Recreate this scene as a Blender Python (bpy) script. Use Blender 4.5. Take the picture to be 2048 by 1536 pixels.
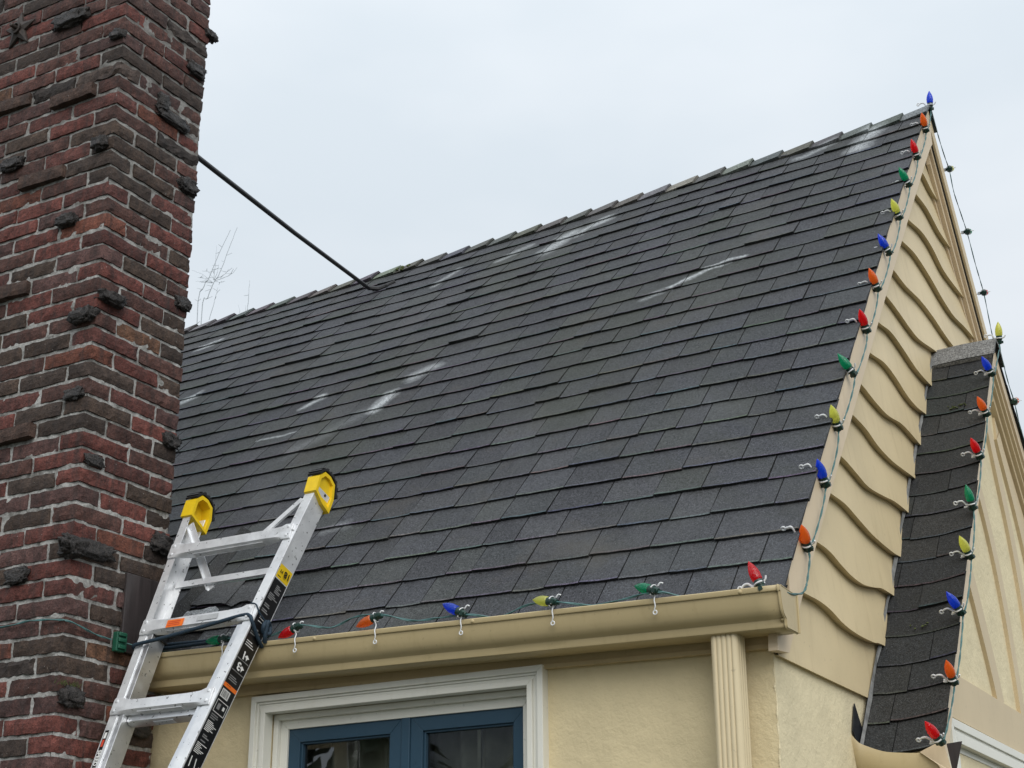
import bpy, bmesh, math, random
import numpy as np
from mathutils import Vector, Matrix, noise
random.seed(7)
rng = np.random.default_rng(7)
S = bpy.context.scene
COL = S.collection
for o in list(bpy.data.objects): bpy.data.objects.remove(o)

# ------------------------------------------------------------------ camera
PITCH, ROLL, YAW = math.radians(21.1593), math.radians(-0.2774), math.radians(29.6489)
EYE = Vector((0, 0, 1.6))
right = Vector((math.cos(YAW), math.sin(YAW), 0)); fwd0 = Vector((-math.sin(YAW), math.cos(YAW), 0)); upz = Vector((0, 0, 1))
fwd = math.cos(PITCH)*fwd0 + math.sin(PITCH)*upz
up2 = -math.sin(PITCH)*fwd0 + math.cos(PITCH)*upz
r3 = math.cos(ROLL)*right + math.sin(ROLL)*up2
u3 = -math.sin(ROLL)*right + math.cos(ROLL)*up2
cam_d = bpy.data.cameras.new('camera'); cam = bpy.data.objects.new('camera', cam_d); COL.objects.link(cam)
cam_d.sensor_width = 36; cam_d.lens = 36*3085.66/2048; cam_d.clip_start = .05; cam_d.clip_end = 3000
cam.matrix_world = Matrix(((r3.x, u3.x, -fwd.x, EYE.x), (r3.y, u3.y, -fwd.y, EYE.y), (r3.z, u3.z, -fwd.z, EYE.z), (0, 0, 0, 1)))
S.camera = cam

# ------------------------------------------------------------------ light
SUN_EL, SUN_AZ = math.radians(40), math.radians(137)      # azimuth clockwise from +Y
sun_dir = Vector((math.sin(SUN_AZ)*math.cos(SUN_EL), math.cos(SUN_AZ)*math.cos(SUN_EL), math.sin(SUN_EL)))
sd = bpy.data.lights.new('sun', 'SUN'); sd.energy = 1.5; sd.angle = math.radians(50); sd.color = (1, .97, .92)
sun = bpy.data.objects.new('sun', sd); COL.objects.link(sun)
sun.rotation_euler = sun_dir.to_track_quat('Z', 'Y').to_euler()
W = bpy.data.worlds.new('World'); S.world = W; W.use_nodes = True
nt = W.node_tree; nt.nodes.clear()
def WN(t, **k):
    n = nt.nodes.new(t)
    for a, b in k.items(): setattr(n, a, b)
    return n
out = WN('ShaderNodeOutputWorld'); mix = WN('ShaderNodeMixShader')
sky = WN('ShaderNodeTexSky', sky_type='NISHITA', sun_disc=False, sun_elevation=SUN_EL, sun_rotation=SUN_AZ)
bg1 = WN('ShaderNodeBackground'); bg1.inputs['Strength'].default_value = .08
nt.links.new(sky.outputs[0], bg1.inputs['Color'])
# overcast deck: luminance follows the overcast-sky law (brighter towards the zenith) with soft cloud mottling
tc = WN('ShaderNodeTexCoord'); sep = WN('ShaderNodeSeparateXYZ'); nt.links.new(tc.outputs['Generated'], sep.inputs[0])
mr = WN('ShaderNodeMapRange'); mr.inputs[1].default_value = 0; mr.inputs[2].default_value = 1; mr.inputs[3].default_value = .53; mr.inputs[4].default_value = 1.02
nt.links.new(sep.outputs['Z'], mr.inputs[0])
mp = WN('ShaderNodeMapping'); mp.inputs['Scale'].default_value = (1, 1, 2.2); nt.links.new(tc.outputs['Generated'], mp.inputs[0])
nz = WN('ShaderNodeTexNoise'); nz.inputs['Scale'].default_value = 3.2; nz.inputs['Detail'].default_value = 4; nz.inputs['Roughness'].default_value = .5
nt.links.new(mp.outputs[0], nz.inputs['Vector'])
ramp = WN('ShaderNodeValToRGB'); ramp.color_ramp.elements[0].position = .35; ramp.color_ramp.elements[1].position = .7
ramp.color_ramp.elements[0].color = (.71, .78, .84, 1); ramp.color_ramp.elements[1].color = (.84, .885, .93, 1)
nt.links.new(nz.outputs[0], ramp.inputs[0])
bg2 = WN('ShaderNodeBackground'); nt.links.new(ramp.outputs[0], bg2.inputs['Color']); nt.links.new(mr.outputs[0], bg2.inputs['Strength'])
mix.inputs[0].default_value = .93
nt.links.new(bg1.outputs[0], mix.inputs[1]); nt.links.new(bg2.outputs[0], mix.inputs[2]); nt.links.new(mix.outputs[0], out.inputs[0])
S.view_settings.view_transform = 'Standard'; S.view_settings.look = 'None'; S.view_settings.gamma = 1
S.view_settings.use_curve_mapping = False; S.view_settings.exposure = .5
S.render.engine = 'CYCLES'; S.render.resolution_x = 1024; S.render.resolution_y = 768

# ------------------------------------------------------------------ materials
class NB:
    def __init__(s, name):
        s.m = bpy.data.materials.new(name); s.m.use_nodes = True; s.t = s.m.node_tree; s.b = s.t.nodes['Principled BSDF']
        s._co = None
    def n(s, t, **k):
        x = s.t.nodes.new(t)
        for a, b in k.items(): setattr(x, a, b)
        return x
    def l(s, a, b): s.t.links.new(a, b)
    def co(s):
        if s._co is None:
            s._co = s.n('ShaderNodeTexCoord').outputs['Object']
        return s._co
    def noise(s, scale, detail=3, rough=.5, stretch=None, dist=0):
        x = s.n('ShaderNodeTexNoise'); x.inputs['Scale'].default_value = scale; x.inputs['Detail'].default_value = detail
        x.inputs['Roughness'].default_value = rough; x.inputs['Distortion'].default_value = dist
        v = s.co()
        if stretch:
            mp = s.n('ShaderNodeMapping'); mp.inputs['Scale'].default_value = stretch; s.l(v, mp.inputs[0]); v = mp.outputs[0]
        s.l(v, x.inputs['Vector']); return x.outputs[0]
    def rng(s, x, a, b, c, d):
        m = s.n('ShaderNodeMapRange'); m.clamp = True
        for i, v in enumerate((a, b, c, d)): m.inputs[i+1].default_value = v
        s.l(x, m.inputs[0]); return m.outputs[0]
    def math(s, op, a, b=None):
        m = s.n('ShaderNodeMath', operation=op)
        for i, v in enumerate((a, b)):
            if v is None: continue
            if isinstance(v, (int, float)): m.inputs[i].default_value = v
            else: s.l(v, m.inputs[i])
        return m.outputs[0]
    def mixc(s, f, a, b, mode='MIX'):
        m = s.n('ShaderNodeMix', data_type='RGBA', blend_type=mode)
        for i, v in ((0, f), (6, a), (7, b)):
            if isinstance(v, (int, float)): m.inputs[i].default_value = v
            elif isinstance(v, tuple): m.inputs[i].default_value = (*v, 1) if len(v) == 3 else v
            else: s.l(v, m.inputs[i])
        return m.outputs[2]
    def attr(s, name='col'):
        return s.n('ShaderNodeAttribute', attribute_name=name).outputs['Color']
    def bump(s, h, strength, dist=.002):
        x = s.n('ShaderNodeBump'); x.inputs['Strength'].default_value = strength; x.inputs['Distance'].default_value = dist
        s.l(h, x.inputs['Height']); s.l(x.outputs[0], s.b.inputs['Normal']); return x
    def set(s, color=None, rough=None, spec=None, metal=None):
        if color is not None:
            if isinstance(color, tuple): s.b.inputs['Base Color'].default_value = (*color, 1)
            else: s.l(color, s.b.inputs['Base Color'])
        if rough is not None:
            if isinstance(rough, (int, float)): s.b.inputs['Roughness'].default_value = rough
            else: s.l(rough, s.b.inputs['Roughness'])
        if spec is not None: s.b.inputs['Specular IOR Level'].default_value = spec
        if metal is not None: s.b.inputs['Metallic'].default_value = metal
        return s.m

def paint(name, c, var=.10, grime=(.55, .5, .42), ga=.35, rough=.5, bumps=None, gscale=4, streak=True):
    k = NB(name)
    base = k.mixc(k.rng(k.noise(2.3, 5, .6), .3, .7, 0, 1), tuple(x*(1-var) for x in c), tuple(min(1, x*(1+var*.6)) for x in c))
    g = k.noise(gscale, 8, .65, (5, 5, .7) if streak else None)
    base = k.mixc(k.rng(g, .54, .78, 0, ga), base, tuple(x*y for x, y in zip(c, grime)))
    sp = k.noise(60, 2, .5)
    base = k.mixc(k.rng(sp, .70, .76, 0, .35), base, tuple(x*.5 for x in c))
    k.set(base, rough, .35)
    if bumps: k.bump(k.noise(bumps[0], 6, .6), bumps[1], bumps[2])
    else: k.bump(k.noise(25, 5, .6), .12, .004)
    return k.m

def shingle_mat(name, streaks, tint=(1, 1, 1)):
    k = NB(name); wear = 1 if streaks else .22
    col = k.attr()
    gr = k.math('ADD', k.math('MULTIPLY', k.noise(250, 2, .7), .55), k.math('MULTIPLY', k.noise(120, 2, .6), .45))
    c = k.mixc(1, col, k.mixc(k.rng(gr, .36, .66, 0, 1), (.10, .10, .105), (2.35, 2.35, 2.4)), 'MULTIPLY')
    c = k.mixc(k.rng(k.noise(330, 1, .5), .62, .72, 0, .7*(.4+.6*wear)), c, (.19, .195, .21))
    med = k.noise(28, 5, .6)
    c = k.mixc(1, c, k.mixc(k.rng(med, .3, .7, 0, 1), (.80, .80, .80), (1.22, 1.22, 1.22)), 'MULTIPLY')
    pale = k.noise(1.6, 5, .6, dist=.6)
    c = k.mixc(k.rng(pale, .5, .78, 0, .35*wear), c, (.115, .12, .125))
    moss = k.noise(1.1, 6, .65, dist=.8)
    c = k.mixc(k.rng(moss, .46, .70, 0, .5*wear), c, (.042, .047, .033))
    c = k.mixc(k.rng(k.noise(3.2, 6, .7), .56, .74, 0, .4*wear), c, (.075, .066, .052))
    if streaks:
        geo = k.n('ShaderNodeNewGeometry'); sep = k.n('ShaderNodeSeparateXYZ'); k.l(geo.outputs['Position'], sep.inputs[0])
        com = k.n('ShaderNodeCombineXYZ'); k.l(sep.outputs[0], com.inputs[0]); k.l(k.math('MULTIPLY', sep.outputs[1], 1.52), com.inputs[1])
        wob = k.n('ShaderNodeTexNoise'); wob.inputs['Scale'].default_value = 14; wob.inputs['Detail'].default_value = 4
        k.l(com.outputs[0], wob.inputs['Vector'])
        wv = k.n('ShaderNodeVectorMath', operation='MULTIPLY_ADD'); k.l(wob.outputs['Color'], wv.inputs[0])
        wv.inputs[1].default_value = (.06, .06, 0); k.l(com.outputs[0], wv.inputs[2])
        off = k.n('ShaderNodeVectorMath', operation='SUBTRACT'); k.l(wv.outputs[0], off.inputs[0]); off.inputs[1].default_value = (.03, .03, 0)
        P = off.outputs[0]; tot = None
        for (ax, ay, bx, by, w, a) in streaks:
            A = Vector((ax, ay*1.52, 0)); B = Vector((bx, by*1.52, 0)); D = B-A; L2 = max(D.length_squared, 1e-6)
            s1 = k.n('ShaderNodeVectorMath', operation='SUBTRACT'); k.l(P, s1.inputs[0]); s1.inputs[1].default_value = A
            dt = k.n('ShaderNodeVectorMath', operation='DOT_PRODUCT'); k.l(s1.outputs[0], dt.inputs[0]); dt.inputs[1].default_value = D/L2
            tcl = k.n('ShaderNodeClamp'); k.l(dt.outputs['Value'], tcl.inputs[0])
            sc = k.n('ShaderNodeVectorMath', operation='SCALE'); sc.inputs[0].default_value = D; k.l(tcl.outputs[0], sc.inputs['Scale'])
            ds = k.n('ShaderNodeVectorMath', operation='DISTANCE'); k.l(s1.outputs[0], ds.inputs[0]); k.l(sc.outputs[0], ds.inputs[1])
            mk = k.rng(ds.outputs['Value'], w*.08, w*.78, a*.95, 0)
            tot = mk if tot is None else k.math('MAXIMUM', tot, mk)
        tx = k.noise(110, 4, .7)
        m = k.math('MULTIPLY', tot, k.rng(tx, .36, .62, .15, 1))
        c = k.mixc(m, c, (.62, .66, .68))
    k.set(c, k.rng(med, .3, .7, .62, .85), .35)
    k.bump(gr, .55, .0025)
    return k.m

def brick_mat(name, top_dark=True):
    k = NB(name); col = k.attr()
    n1 = k.noise(22, 6, .7); n2 = k.noise(90, 4, .7); st = k.noise(30, 4, .6, (1, 1, .12))
    c = k.mixc(1, col, k.mixc(k.rng(n1, .3, .7, 0, 1), (.45, .43, .42), (1.7, 1.6, 1.5)), 'MULTIPLY')
    c = k.mixc(1, c, k.mixc(k.rng(k.noise(160, 3, .8), .35, .65, 0, 1), (.65, .65, .65), (1.4, 1.35, 1.3)), 'MULTIPLY')
    c = k.mixc(k.rng(st, .48, .70, 0, .65), c, (.040, .031, .029))
    c = k.mixc(k.rng(n2, .58, .68, 0, .75), c, (.016, .014, .013))
    c = k.mixc(k.rng(k.noise(140, 2, .5), .74, .78, 0, .6), c, (.5, .5, .48))
    k.set(c, .78, .3); k.bump(k.math('ADD', n2, n1), .8, .005)
    return k.m

def simple(name, c, rough=.5, metal=0, var=.12, scale=30, bump=.1, spec=.5, stretch=None):
    k = NB(name); n = k.noise(scale, 4, .6, stretch)
    k.set(k.mixc(k.rng(n, .3, .7, 0, 1), tuple(x*(1-var) for x in c), tuple(min(1, x*(1+var)) for x in c)), rough, spec, metal)
    if bump: k.bump(n, bump, .002)
    return k.m

def aluminium(name, metal=.5):
    k = NB(name); n = k.noise(18, 6, .6, (1, 1, 1)); f = k.noise(120, 3, .6)
    c = k.mixc(k.rng(n, .35, .7, 0, 1), (.72, .73, .75), (.86, .87, .88))
    c = k.mixc(k.rng(k.noise(70, 2, .5), .66, .72, 0, .85), c, (.10, .10, .10)); c = k.mixc(k.rng(k.noise(6, 7, .7), .56, .72, 0, .45), c, (.40, .40, .39))
    k.set(c, k.rng(n, .3, .7, .32, .5), .5, metal); k.bump(f, .08, .001)
    return k.m

def bulb_mat(name, c):
    k = NB(name)
    vo = k.n('ShaderNodeTexVoronoi'); vo.inputs['Scale'].default_value = 190; k.l(k.co(), vo.inputs['Vector'])
    k.set(c, .16, .6); k.b.inputs['Transmission Weight'].default_value = .5
    k.b.inputs['Coat Weight'].default_value = .6; k.b.inputs['Coat Roughness'].default_value = .08
    bp = k.bump(vo.outputs['Distance'], .5, .003)
    tr = k.n('ShaderNodeBsdfTranslucent'); tr.inputs[0].default_value = (*[min(1, x*1.15) for x in c], 1)
    mx = k.n('ShaderNodeMixShader'); mx.inputs[0].default_value = .5
    o = k.t.nodes['Material Output']; k.l(k.b.outputs[0], mx.inputs[1]); k.l(tr.outputs[0], mx.inputs[2]); k.l(mx.outputs[0], o.inputs[0])
    return k.m

def glass_mat(name):
    k = NB(name); o = k.t.nodes['Material Output']
    fr = k.n('ShaderNodeFresnel'); fr.inputs[0].default_value = 2.0
    gl = k.n('ShaderNodeBsdfGlossy'); gl.inputs['Roughness'].default_value = .01; gl.inputs[0].default_value = (.95, .97, 1, 1)
    tr = k.n('ShaderNodeBsdfTransparent'); tr.inputs[0].default_value = (.86, .88, .86, 1)
    b = k.n('ShaderNodeBump'); b.inputs['Strength'].default_value = .06; b.inputs['Distance'].default_value = .01
    k.l(k.noise(3.5, 2, .5), b.inputs['Height']); k.l(b.outputs[0], gl.inputs['Normal'])
    mx = k.n('ShaderNodeMixShader'); k.l(fr.outputs[0], mx.inputs[0]); k.l(tr.outputs[0], mx.inputs[1]); k.l(gl.outputs[0], mx.inputs[2]); k.l(mx.outputs[0], o.inputs[0])
    return k.m

STREAKS = [(-3.655,5.205,-3.632,5.285,.075,.95),(-3.57,5.375,-3.495,5.425,.085,.6),(-4.157,5.342,-4.091,5.396,.05,.8),
 (-5.187,5.652,-5.121,5.684,.07,.9),(-2.399,5.591,-2.254,5.670,.035,.85),(-2.254,5.670,-2.087,5.690,.03,.8),
 (-3.35,6.27,-3.27,6.38,.11,.75),(-3.22,6.36,-3.10,6.43,.09,.7),(-4.012,6.231,-3.938,6.335,.05,.5),(-1.747,6.387,-1.704,6.530,.11,.75),
 (-2.056,6.473,-1.917,6.527,.07,.5),(-4.256,5.155,-4.049,5.159,.022,.6),(-5.615,6.230,-5.507,6.273,.06,.75),
 (-2.513,5.554,-2.441,5.579,.05,.35),(-3.386,4.526,-3.310,4.546,.05,.25),(-3.663,6.315,-3.523,6.389,.06,.45),
 (-3.95,5.02,-3.70,5.20,.09,.14)]
M = {}
M['shingle'] = shingle_mat('asphalt_shingle', STREAKS)
M['wing_shingle'] = shingle_mat('asphalt_shingle_dark', None)
M['brick'] = brick_mat('rough_brick')
k = NB('mortar'); _a = k.noise(14, 5, .7); _b = k.noise(80, 4, .7)
c = k.mixc(k.rng(_b, .3, .7, 0, 1), (.27, .265, .255), (.50, .495, .475)); c = k.mixc(k.rng(_a, .46, .64, 0, .8), c, (.10, .095, .085))
_s = k.n('ShaderNodeSeparateXYZ'); k.l(k.co(), _s.inputs[0])
soot = k.math('MULTIPLY', k.rng(_s.outputs[2], 3.9, 5.0, 0, 1), k.rng(k.noise(5, 5, .7), .35, .55, .15, .60))
c = k.mixc(soot, c, (.085, .075, .068)); k.set(c, .92, .2); k.bump(k.math('ADD', _b, _a), .8, .006); M['mortar'] = k.m
k = NB('burnt_clinker'); _a = k.noise(35, 5, .7); _b = k.noise(110, 4, .7)
k.set(k.mixc(k.rng(_b, .35, .65, 0, 1), (.010, .009, .009), k.mixc(k.rng(_a, .4, .65, 0, 1), (.03, .026, .025), (.075, .062, .056))), .45, .5); k.bump(k.math('ADD', _a, _b), 1, .010); M['clinker'] = k.m
CREAM = (.64, .522, .318)
M['siding'] = paint('beige_siding_paint', CREAM, .10, (.66, .61, .52), .5, .5)
M['rake'] = paint('beige_trim_paint', (.66, .530, .365), .06, (.7, .66, .58), .3, .45)
def stucco(name, c):
    k = NB(name)
    a = k.noise(38, 6, .6, dist=.4); b = k.noise(7, 5, .6); f = k.noise(150, 3, .6)
    col = k.mixc(k.rng(b, .3, .7, 0, 1), tuple(x*.92 for x in c), tuple(x*1.05 for x in c))
    col = k.mixc(k.rng(k.noise(2, 7, .7, (4, 4, .8)), .56, .8, 0, .35), col, tuple(x*y for x, y in zip(c, (.72, .68, .6))))
    k.set(col, .85, .2)
    h = k.math('ADD', k.math('MULTIPLY', a, .8), k.math('MULTIPLY', f, .25)); h = k.math('ADD', h, k.math('MULTIPLY', b, 2.2))
    k.bump(h, .36, .012); return k.m
M['stucco'] = stucco('yellow_stucco', (.68, .575, .36))
M['stucco_pale'] = stucco('pale_stucco', (.72, .63, .425))
M['gutter'] = paint('gutter_paint', (.48, .385, .215), .09, (.6, .56, .48), .28, .38, gscale=7)
M['frieze'] = paint('frieze_paint', (.50, .39, .215), .08, (.6, .56, .5), .4, .5)
M['timber'] = paint('timber_paint', (.60, .485, .31), .06, (.75, .7, .6), .3, .5)
M['casing'] = paint('casing_white_paint', (.74, .73, .66), .05, (.72, .7, .62), .3, .42)
M['sash'] = paint('sash_blue_paint', (.030, .068, .105), .12, (.6, .6, .6), .3, .35)
M['glass'] = glass_mat('window_glass')
M['curtain'] = simple('grey_curtain_cloth', (.42, .42, .34), .9, var=.2, scale=12)
M['room'] = simple('dark_room', (.05, .048, .04), .9)
M['alu'] = aluminium('brushed_aluminium', .45)
M['alu_dull'] = aluminium('dull_aluminium', .9)
M['yellow'] = simple('yellow_plastic', (.78, .53, .012), .4, var=.07, scale=40, bump=.05)
M['rubber'] = simple('black_rubber', (.012, .012, .013), .6)
M['lab_black'] = simple('black_sticker', (.010, .010, .011), .3, bump=0)
M['lab_white'] = simple('white_print', (.72, .72, .70), .4, bump=0)
M['lab_grey'] = simple('grey_print', (.22, .22, .22), .4, bump=0)
M['lab_orange'] = simple('orange_sticker', (.80, .17, .02), .4, bump=0)
M['lab_blue'] = simple('blue_sticker', (.08, .26, .62), .4, bump=0)
M['lab_red'] = simple('red_print', (.55, .06, .03), .4, bump=0)
M['rope'] = simple('navy_rope', (.012, .030, .050), .75, var=.4, scale=160, bump=.5)
M['cable'] = simple('green_cable', (.065, .155, .155), .45, var=.25, scale=60)
M['socket'] = simple('green_socket', (.008, .035, .026), .4)
M['plug'] = simple('green_plug', (.012, .085, .05), .4)
M['clip'] = simple('white_clip_plastic', (.80, .81, .82), .25, var=.05, bump=0)
M['clip'].node_tree.nodes['Principled BSDF'].inputs['Transmission Weight'].default_value = .1
M['iron'] = simple('rusty_iron', (.050, .040, .035), .6, .3, var=.4, scale=40, bump=.4)
M['steel'] = simple('weathered_steel', (.045, .045, .047), .5, .5, var=.3, scale=50)
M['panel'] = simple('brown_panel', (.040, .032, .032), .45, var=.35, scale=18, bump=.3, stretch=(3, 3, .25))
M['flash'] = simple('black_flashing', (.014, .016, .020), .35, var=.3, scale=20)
M['lead'] = simple('grey_step_flashing', (.17, .17, .165), .6, var=.35, scale=30, bump=.3)
M['twig'] = simple('hazed_bark', (.46, .50, .54), .9)  # bark paled to blue-grey, distance haze put into the colour
M['bark'] = simple('dark_bark', (.07, .055, .045), .9, bump=.6)
M['moss'] = simple('green_moss', (.06, .075, .02), .95, var=.4, scale=90, bump=.8)
M['needles'] = simple('dark_needles', (.028, .05, .026), .8, var=.4, scale=5)
M['ground'] = None
for nme, c in (('red', (.80, .008, .02)), ('orange', (.95, .26, .04)), ('yellow_b', (.80, .80, .22)), ('green', (.0, .42, .22)), ('blue', (.015, .12, .78))):
    M['b_'+nme] = bulb_mat(nme+'_bulb_plastic', c)

# ------------------------------------------------------------------ mesh helpers
class MB:
    def __init__(s): s.v = []; s.f = []; s.c = []; s.mi = []; s.cur = (1, 1, 1); s.m = 0
    def add(s, vs, fs):
        b = len(s.v); s.v += [tuple(v) for v in vs]; s.c += [s.cur]*len(vs)
        s.f += [tuple(i+b for i in f) for f in fs]; s.mi += [s.m]*len(fs)
    def box(s, x0, x1, y0, y1, z0, z1):
        s.add([(x, y, z) for x in (x0, x1) for y in (y0, y1) for z in (z0, z1)],
              [(0, 1, 3, 2), (4, 6, 7, 5), (0, 4, 5, 1), (2, 3, 7, 6), (0, 2, 6, 4), (1, 5, 7, 3)])
    def quad(s, a, b, c, d): s.add([a, b, c, d], [(0, 1, 2, 3)])
    def prism(s, poly, off):
        """closed outline (3-D points) thickened by vector off"""
        n = len(poly); o = Vector(off); p = [Vector(q) for q in poly]
        s.add(p+[q+o for q in p], [tuple(range(n))[::-1], tuple(range(n, 2*n))]+[(i, (i+1) % n, n+(i+1) % n, n+i) for i in range(n)])
    def strip(s, A, B):
        n = len(A); s.add(list(A)+list(B), [(i, i+1, n+i+1, n+i) for i in range(n-1)])
    def tube(s, pts, r, seg=8, cap=True):
        pts = [Vector(p) for p in pts]; n = len(pts)
        rr = r if isinstance(r, (list, tuple)) else [r]*n
        vs = []; prev = None
        for i, p in enumerate(pts):
            t = (pts[min(i+1, n-1)]-pts[max(i-1, 0)])
            t = t.normalized() if t.length > 1e-9 else Vector((0, 0, 1))
            if prev is None: a = t.orthogonal().normalized()
            else:
                a = prev - t*prev.dot(t); a = a.normalized() if a.length > 1e-6 else t.orthogonal().normalized()
            prev = a; b = t.cross(a)
            for k in range(seg):
                q = 2*math.pi*k/seg; vs.append(p+(a*math.cos(q)+b*math.sin(q))*rr[i])
        fs = [(i*seg+k, i*seg+(k+1) % seg, (i+1)*seg+(k+1) % seg, (i+1)*seg+k) for i in range(n-1) for k in range(seg)]
        if cap: fs += [tuple(range(seg))[::-1], tuple(range((n-1)*seg, n*seg))]
        s.add(vs, fs)
    def lathe(s, prof, seg=16, mat=None):
        vs = [(r*math.cos(2*math.pi*k/seg), r*math.sin(2*math.pi*k/seg), z) for r, z in prof for k in range(seg)]
        fs = [(i*seg+k, i*seg+(k+1) % seg, (i+1)*seg+(k+1) % seg, (i+1)*seg+k) for i in range(len(prof)-1) for k in range(seg)]
        fs += [tuple(range(seg))[::-1], tuple(range((len(prof)-1)*seg, len(prof)*seg))]
        if mat is not None: vs = [mat @ Vector(v) for v in vs]
        s.add(vs, fs)
    def mesh(s, name, mats, smooth=False):
        me = bpy.data.meshes.new(name); me.from_pydata(s.v, [], s.f); 
        ca = me.color_attributes.new('col', 'FLOAT_COLOR', 'POINT')
        ca.data.foreach_set('color', np.array([(*c, 1) for c in s.c], dtype=np.float32).ravel())
        for m in (mats if isinstance(mats, (list, tuple)) else [mats]): me.materials.append(m)
        if max(s.mi, default=0): me.polygons.foreach_set('material_index', s.mi)
        if smooth: me.polygons.foreach_set('use_smooth', [True]*len(s.f))
        me.update(); return me

def smooth_by_angle(me, deg=40):
    me.polygons.foreach_set('use_smooth', [True]*len(me.polygons))
    me.set_sharp_from_angle(angle=math.radians(deg))
def wloc(o):
    l = Vector(o.location)
    return l if o.parent is None else l+wloc(o.parent)
def part(name, mb, mats, parent=None, smooth=None, label=None, bevel=0):
    me = mb if isinstance(mb, bpy.types.Mesh) else mb.mesh(name, mats)
    if smooth:
        bm_ = bmesh.new(); bm_.from_mesh(me); bmesh.ops.remove_doubles(bm_, verts=bm_.verts, dist=1e-5); bm_.to_mesh(me); bm_.free()
        smooth_by_angle(me, smooth)
    o = bpy.data.objects.new(name, me); COL.objects.link(o)
    if parent:
        o.parent = parent; o.location = -wloc(parent)
    if label: o['label'] = label
    if bevel:
        b = o.modifiers.new('bevel', 'BEVEL'); b.width = bevel; b.segments = 2; b.limit_method = 'ANGLE'
    return o
def tag(o, label, cat, group=None, kind=None):
    if label: o['label'] = label
    if cat: o['category'] = cat
    if group: o['group'] = group
    if kind: o['kind'] = kind
    return o
def thing(name, label, cat, loc=(0, 0, 0), group=None):
    o = bpy.data.objects.new(name, None); COL.objects.link(o); o.location = loc; o.empty_display_size = .2
    return tag(o, label, cat, group)
def catmull(P, n=6):
    P = [Vector(p) for p in P]; Q = [P[0]*2-P[1]]+P+[P[-1]*2-P[-2]]; out = []
    for i in range(1, len(Q)-2):
        a, b, c, d = Q[i-1:i+3]
        for k in range(n):
            t = k/n; out.append(.5*((2*b)+(c-a)*t+(2*a-5*b+4*c-d)*t*t+(3*b-a-3*c+d)*t**3))
    out.append(P[-1]); return out
def lerp(a, b, t): return a+(b-a)*t
def nz3(x, y, z): return noise.noise(Vector((x, y, z)))

def rough_box(mb, x0, x1, y0, y1, z0, z1, n=(10, 5, 4), jit=.0015, rnd=.004, freq=25, amp=0., seed=0, rot=0):
    """surface lattice of a box with softened, chipped edges"""
    nx, ny, nz_ = n; idx = {}; vs = []; fs = []
    cx, cy, cz = (x0+x1)/2, (y0+y1)/2, (z0+z1)/2
    def V(i, j, k):
        key = (i, j, k)
        if key in idx: return idx[key]
        x, y, z = lerp(x0, x1, i/nx), lerp(y0, y1, j/ny), lerp(z0, z1, k/nz_)
        e = (i in (0, nx))+(j in (0, ny))+(k in (0, nz_))
        sx, sy, sz = (1 if x > cx else -1), (1 if y > cy else -1), (1 if z > cz else -1)
        if e >= 2:
            q = rnd*(.5+random.random())
            if i in (0, nx): x -= sx*q
            if j in (0, ny): y -= sy*q
            if k in (0, nz_): z -= sz*q
        a = nz3(x*freq+seed, y*freq, z*freq)*amp if amp else 0
        if i in (0, nx): x += sx*a
        if j in (0, ny): y += sy*a
        if k in (0, nz_): z += sz*a*.5
        x += random.uniform(-jit, jit); y += random.uniform(-jit, jit); z += random.uniform(-jit, jit)
        if rot:
            dx, dy = x-cx, y-cy; x, y = cx+dx*math.cos(rot)-dy*math.sin(rot), cy+dx*math.sin(rot)+dy*math.cos(rot)
        idx[key] = len(vs); vs.append((x, y, z)); return idx[key]
    for i in range(nx):
        for j in range(ny):
            fs.append((V(i, j, 0), V(i, j+1, 0), V(i+1, j+1, 0), V(i+1, j, 0)))
            fs.append((V(i, j, nz_), V(i+1, j, nz_), V(i+1, j+1, nz_), V(i, j+1, nz_)))
    for i in range(nx):
        for k in range(nz_):
            fs.append((V(i, 0, k), V(i+1, 0, k), V(i+1, 0, k+1), V(i, 0, k+1)))
            fs.append((V(i, ny, k), V(i, ny, k+1), V(i+1, ny, k+1), V(i+1, ny, k)))
    for j in range(ny):
        for k in range(nz_):
            fs.append((V(0, j, k), V(0, j, k+1), V(0, j+1, k+1), V(0, j+1, k)))
            fs.append((V(nx, j, k), V(nx, j+1, k), V(nx, j+1, k+1), V(nx, j, k+1)))
    mb.add(vs, fs)

# ------------------------------------------------------------------ ground
k = NB('wet_ground')
c = k.mixc(k.rng(k.noise(.35, 6, .6), .42, .58, 0, 1), (.05, .06, .028), (.10, .097, .09))
c = k.mixc(k.rng(k.noise(9, 5, .7), .4, .7, 0, .5), c, (.05, .055, .03))
k.set(c, .85, .3); k.bump(k.noise(30, 4, .7), .5, .03)
g = MB(); g.quad((-900, -900, 0), (900, -900, 0), (900, 900, 0), (-900, 900, 0))
tag(part('ground', g, k.m), None, None, kind='structure')

# ------------------------------------------------------------------ house
XW, YW = -1.521, 4.17               # gable wall plane, front wall plane
XL = -7.2                            # far left end of the house
XR = -1.45                           # rake face
house = thing('house', 'cream stucco cottage with steep dark shingle roof and half-timbered entry gable', 'house', (-3.5, 6.6, 0))
def P_(name, mb, mats, **k): return part(name, mb, mats, house, **k)

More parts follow.
